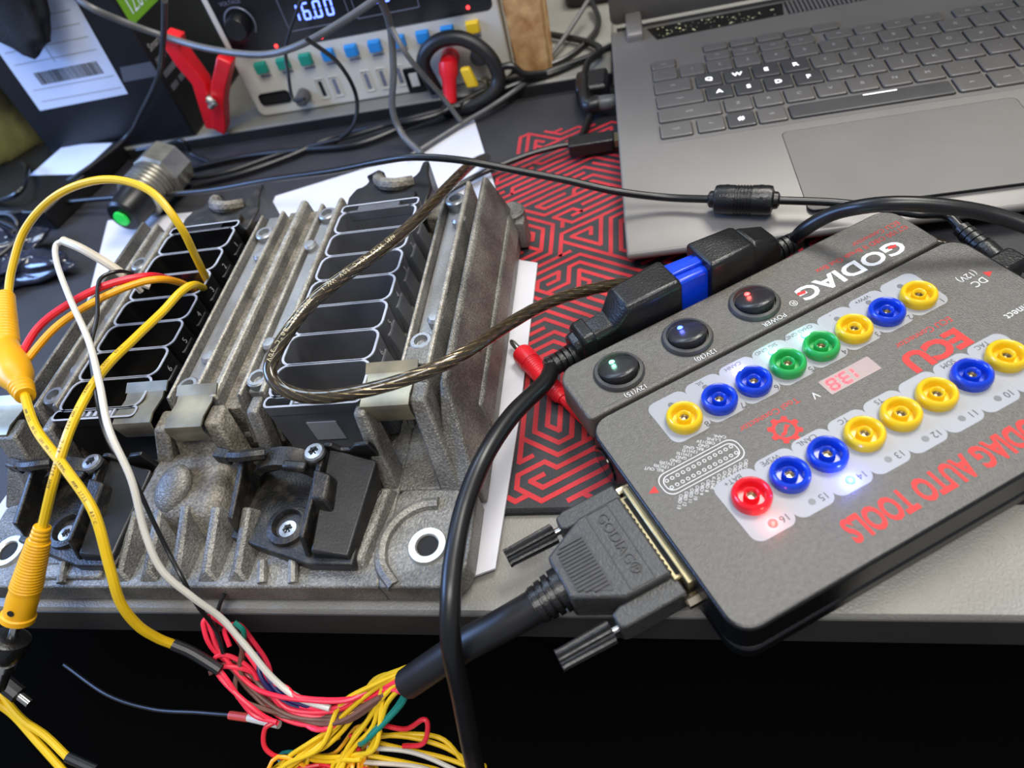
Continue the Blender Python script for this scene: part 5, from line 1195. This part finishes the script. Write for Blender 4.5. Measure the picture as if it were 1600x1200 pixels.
MB().lathe([(0.0045, 0.016), (0.0045, 0.019), (0.0056, 0.020), (0.0056, 0.023), (0.0045, 0.024), (0.0040, 0.034)], axis_mat(q[0], q[1] - q[0]), 18).build('nickel_tip', 'nickel', jk)
o = cable('white_wire', 'white', 0.0015, 'white_wire', 'thin white wire looping from the cream sleeve down over the front edge', 'wire')
MB().tube(mm(P['whitesleeve']), 0.0024, 10).build('cream_sleeve', 'cream_sleeve', o)
pp = mm(P['prongs'])
for i in (0, 2): MB().tube([pp[i], pp[i + 1]], 0.0016, 8).build('crimp_tip', 'clear_tip', o)
cable('black_wire', 'blackthin', 0.0010, 'cable_black', 'thin black wire running beside the white wire over the control unit', 'wire')
cable('black_wire', 'blk_hang', 0.0009, 'cable_matte', 'short dark wire hanging over the desk edge by the red wires', 'wire')
P['brass'] = P['brass'][:-2] + [tuple(1000 * boxpt(a, b_, z)) for a, b_, z in ((70, -88, 0.010), (48, -87, 0.0058), (14, -76, 0.0056), (-4, -67, 0.0056), (-24, -64, 0.0058), (-46, -50, 0.008), (-60, -24, 0.010), (-72, 2, 0.010))]
bz = cable('brass_cable', 'brass', 0.0031, 'brass_cable', 'translucent brown braided cable looping over the right connector', n=14)
def helix(path, r, ns, pitch, sr):
    pts = spline(path, 10); b = MB(); u = None; fr = []; d = 0.0
    for j, p_ in enumerate(pts):
        t = (pts[min(j + 1, len(pts) - 1)] - pts[max(j - 1, 0)]).normalized()
        u = t.orthogonal().normalized() if u is None else (u - t * u.dot(t)).normalized()
        if j: d += (p_ - pts[j - 1]).length
        fr.append((p_, u, t.cross(u), d))
    for s_ in range(ns):
        b.tube([p_ + (u_ * math.cos(2 * math.pi * (d_ / pitch + s_ / ns)) + w_ * math.sin(2 * math.pi * (d_ / pitch + s_ / ns))) * r for p_, u_, w_, d_ in fr], sr, 5, smooth=False)
    return b
helix(mm(P['brass']), 0.00262, 8, 0.075, 0.00054).build('braid', 'brass_strand', bz)
print_along(bz, mm(P['brass']), 'AWM 2725 80°C 30V VW-1   AWM 2725 80°C 30V', 0.0030, 0.0034, 'brass_ink', 0.28)
o = cable('usb_cable', 'usb', 0.0022, 'cable_black', 'black USB cable with ferrite bead crossing the laptop to the test box', n=12)
fa = Vector(mm(P['usb'])[-1]); fb = Vector(mm(P['usb2'])[0]); A = axis_mat(fa, fb - fa); Lf = (fb - fa).length
MB().lathe([(0.0030, -0.003), (0.0045, -0.002), (0.0048, 0.0), (0.0075, 0.001), (0.0080, 0.003)] + [x for i in range(6) for x in ((0.0080, Lf * (0.36 + 0.05 * i)), (0.0076, Lf * (0.37 + 0.05 * i)), (0.0076, Lf * (0.385 + 0.05 * i)), (0.0080, Lf * (0.395 + 0.05 * i)))] + [(0.0080, Lf - 0.003), (0.0075, Lf - 0.001), (0.0048, Lf), (0.0045, Lf + 0.002), (0.0030, Lf + 0.003)], A, 24).build('ferrite_bead', 'obd_black', o)
for zz, an in ((0.22, 60), (0.78, 60), (0.2, -20), (0.8, -20), (0.2, 140), (0.8, 140)):
    Mh = A @ Matrix.Translation((0.0077 * math.cos(R(an)), 0.0077 * math.sin(R(an)), Lf * zz)) @ Matrix.Rotation(R(an), 4, 'Z') @ Matrix.Rotation(R(90), 4, 'Y')
    MB().lathe([(0.0011, -0.0002), (0.0011, 0.0004), (0, 0.0004)], Mh, 10).build('bead_hole', 'hole_dark', o)
MB().prism(rrect(-0.0590, -0.0446, -0.005, 0.007, 0.003), 0.0115, 0.0270).build('plug_block', 'obd_black', o, BOXM, bevel=0.002)
A = BOXM @ Matrix.Translation((-53.5 * k, -3 * k, 0.0200)) @ axis_mat((0, 0, 0), (-0.08, -1, 0.16))
pf2 = [(0.0052, 0.0), (0.0055, 0.010), (0.0048, 0.012)]
for i in range(4): pf2 += [(0.0052 - 0.0004 * i, 0.012 + 0.0036 * i), (0.0052 - 0.0004 * i, 0.0148 + 0.0036 * i), (0.0030, 0.0150 + 0.0036 * i), (0.0030, 0.0156 + 0.0036 * i)]
MB().lathe(pf2, A, 20).build('end_plug', 'obd_black', o)
MB().tube(mm(P['usb2'])[:4] + [A @ Vector((0, 0, 0.036)), A @ Vector((0, 0, 0.024))], 0.0022, 12).build('cable_tail', 'cable_black', o)
for key, r, m, lab in (('bg1', 0.0026, 'cable_grey', 'grey cable sagging across the front of the bench supply'),
                       ('bg2', 0.0026, 'cable_grey', 'grey cable hanging straight down over the supply buttons'),
                       ('bg3', 0.0020, 'cable_grey', 'grey cable branching right towards the paper corner'),
                       ('bg4', 0.0020, 'cable_grey', 'pale grey cable running diagonally past the wooden post'),
                       ('bg5', 0.0014, 'cable_matte', 'thin black cord into the small jack of the bench supply'),
                       ('bg6', 0.0016, 'cable_matte', 'thin black cord curving down across the blue buttons'),
                       ('bg7', 0.0024, 'cable_black', 'black cable along the riser board, nearest the control unit'),
                       ('bg8', 0.0026, 'cable_black', 'black cable along the riser board, nearest the bench supply'),
                       ('bg9', 0.0020, 'cable_matte', 'thin black cable lying between the two cables at the riser board'),
                       ('bg11', 0.0018, 'cable_matte', 'short black cord end beside the flashlight head'),
                       ('bg13', 0.0024, 'cable_black', 'black cord curling behind the wooden post'),
                       ('boxA_cable', 0.0020, 'cable_matte', 'black cable draped down the corner of the tall carton'),
                       ('lc1', 0.0024, 'cable_black', 'black cable coil at the left edge above the plastic bag'),
                       ):
    cable('background_cable', key, r, m, lab)
rl = thing('red_probe_plug', 'red banana plug with bare metal tip lying on the mat', 'plug', mm(P['redplug'])[1])
q = [Vector(x) for x in mm(P['redplug'])]; A = axis_mat(q[1], q[2] - q[1]); Lr = (q[2] - q[1]).length
MB().lathe([(0.0052, 0.0), (0.0058, 0.002), (0.0058, 0.010)] + ribbed(Lr - 0.012, 0.0056, 0.0044, 18, 0.010) + [(0.003, Lr)], A, 20).build('sleeve', 'plug_red', rl)
MB().lathe([(0.0010, -0.011), (0.0017, -0.009), (0.0019, -0.004), (0.0016, 0.001)], A, 12).build('metal_tip', 'nickel', rl)
b = MB(); b.tube([q[2], q[2] + Vector((0.012, -0.014, -0.002)), q[2] + Vector((0.03, -0.03, -0.003))], 0.0024, 10); b.build('lead', 'plug_red', rl)
o = cable('grey_probe_wire', 'thin_gray', 0.0011, 'cable_matte', 'thin dark wire with red band and white sleeve below the desk', 'wire')
MB().tube(mm(P['redband']), 0.0021, 10).build('red_band', 'red_band', o); MB().tube(mm(P['whitetube']), 0.0019, 10).build('white_sleeve', 'white_wire', o)
o = cable('yellow_test_lead', 'yl2', 0.0019, 'yellow', 'yellow lead with black sleeve in the lower left corner')
MB().tube(mm(P['yl2e']), 0.0024, 10).build('shrink_sleeve', 'shrink', o)
cable('yellow_test_lead', 'yl3', 0.0019, 'yellow', 'lowest yellow lead running off the lower left corner')
o = cable('sleeved_probe', 'hs', 0.0042, 'shrink', 'black sleeved probe with metal tip in the lower left corner', 'probe')
MB().tube(mm(P['hs_tip']), 0.0022, 12).build('metal_tip', 'nickel', o)
rnd = random.Random(9)
for i in range(7):
    c0 = Vector((-0.560 + rnd.uniform(-0.04, 0.05), 0.285 + rnd.uniform(-0.02, 0.02), 0.018 + 0.003 * i))
    P['tangle%d' % i] = [tuple(1000 * (c0 + Vector((0.055 * math.cos(t * 0.9 + i) + rnd.uniform(-.01, .01), 0.035 * math.sin(t * 0.9 + i * 1.7) + rnd.uniform(-.01, .01), rnd.uniform(-.003, .006))))) for t in range(6)]
    cable('tangled_cord', 'tangle%d' % i, 0.0018, 'cable_black', 'thin black cord in the tangle at the left edge of the mat', 'cord', group='tangled cords at the left edge')
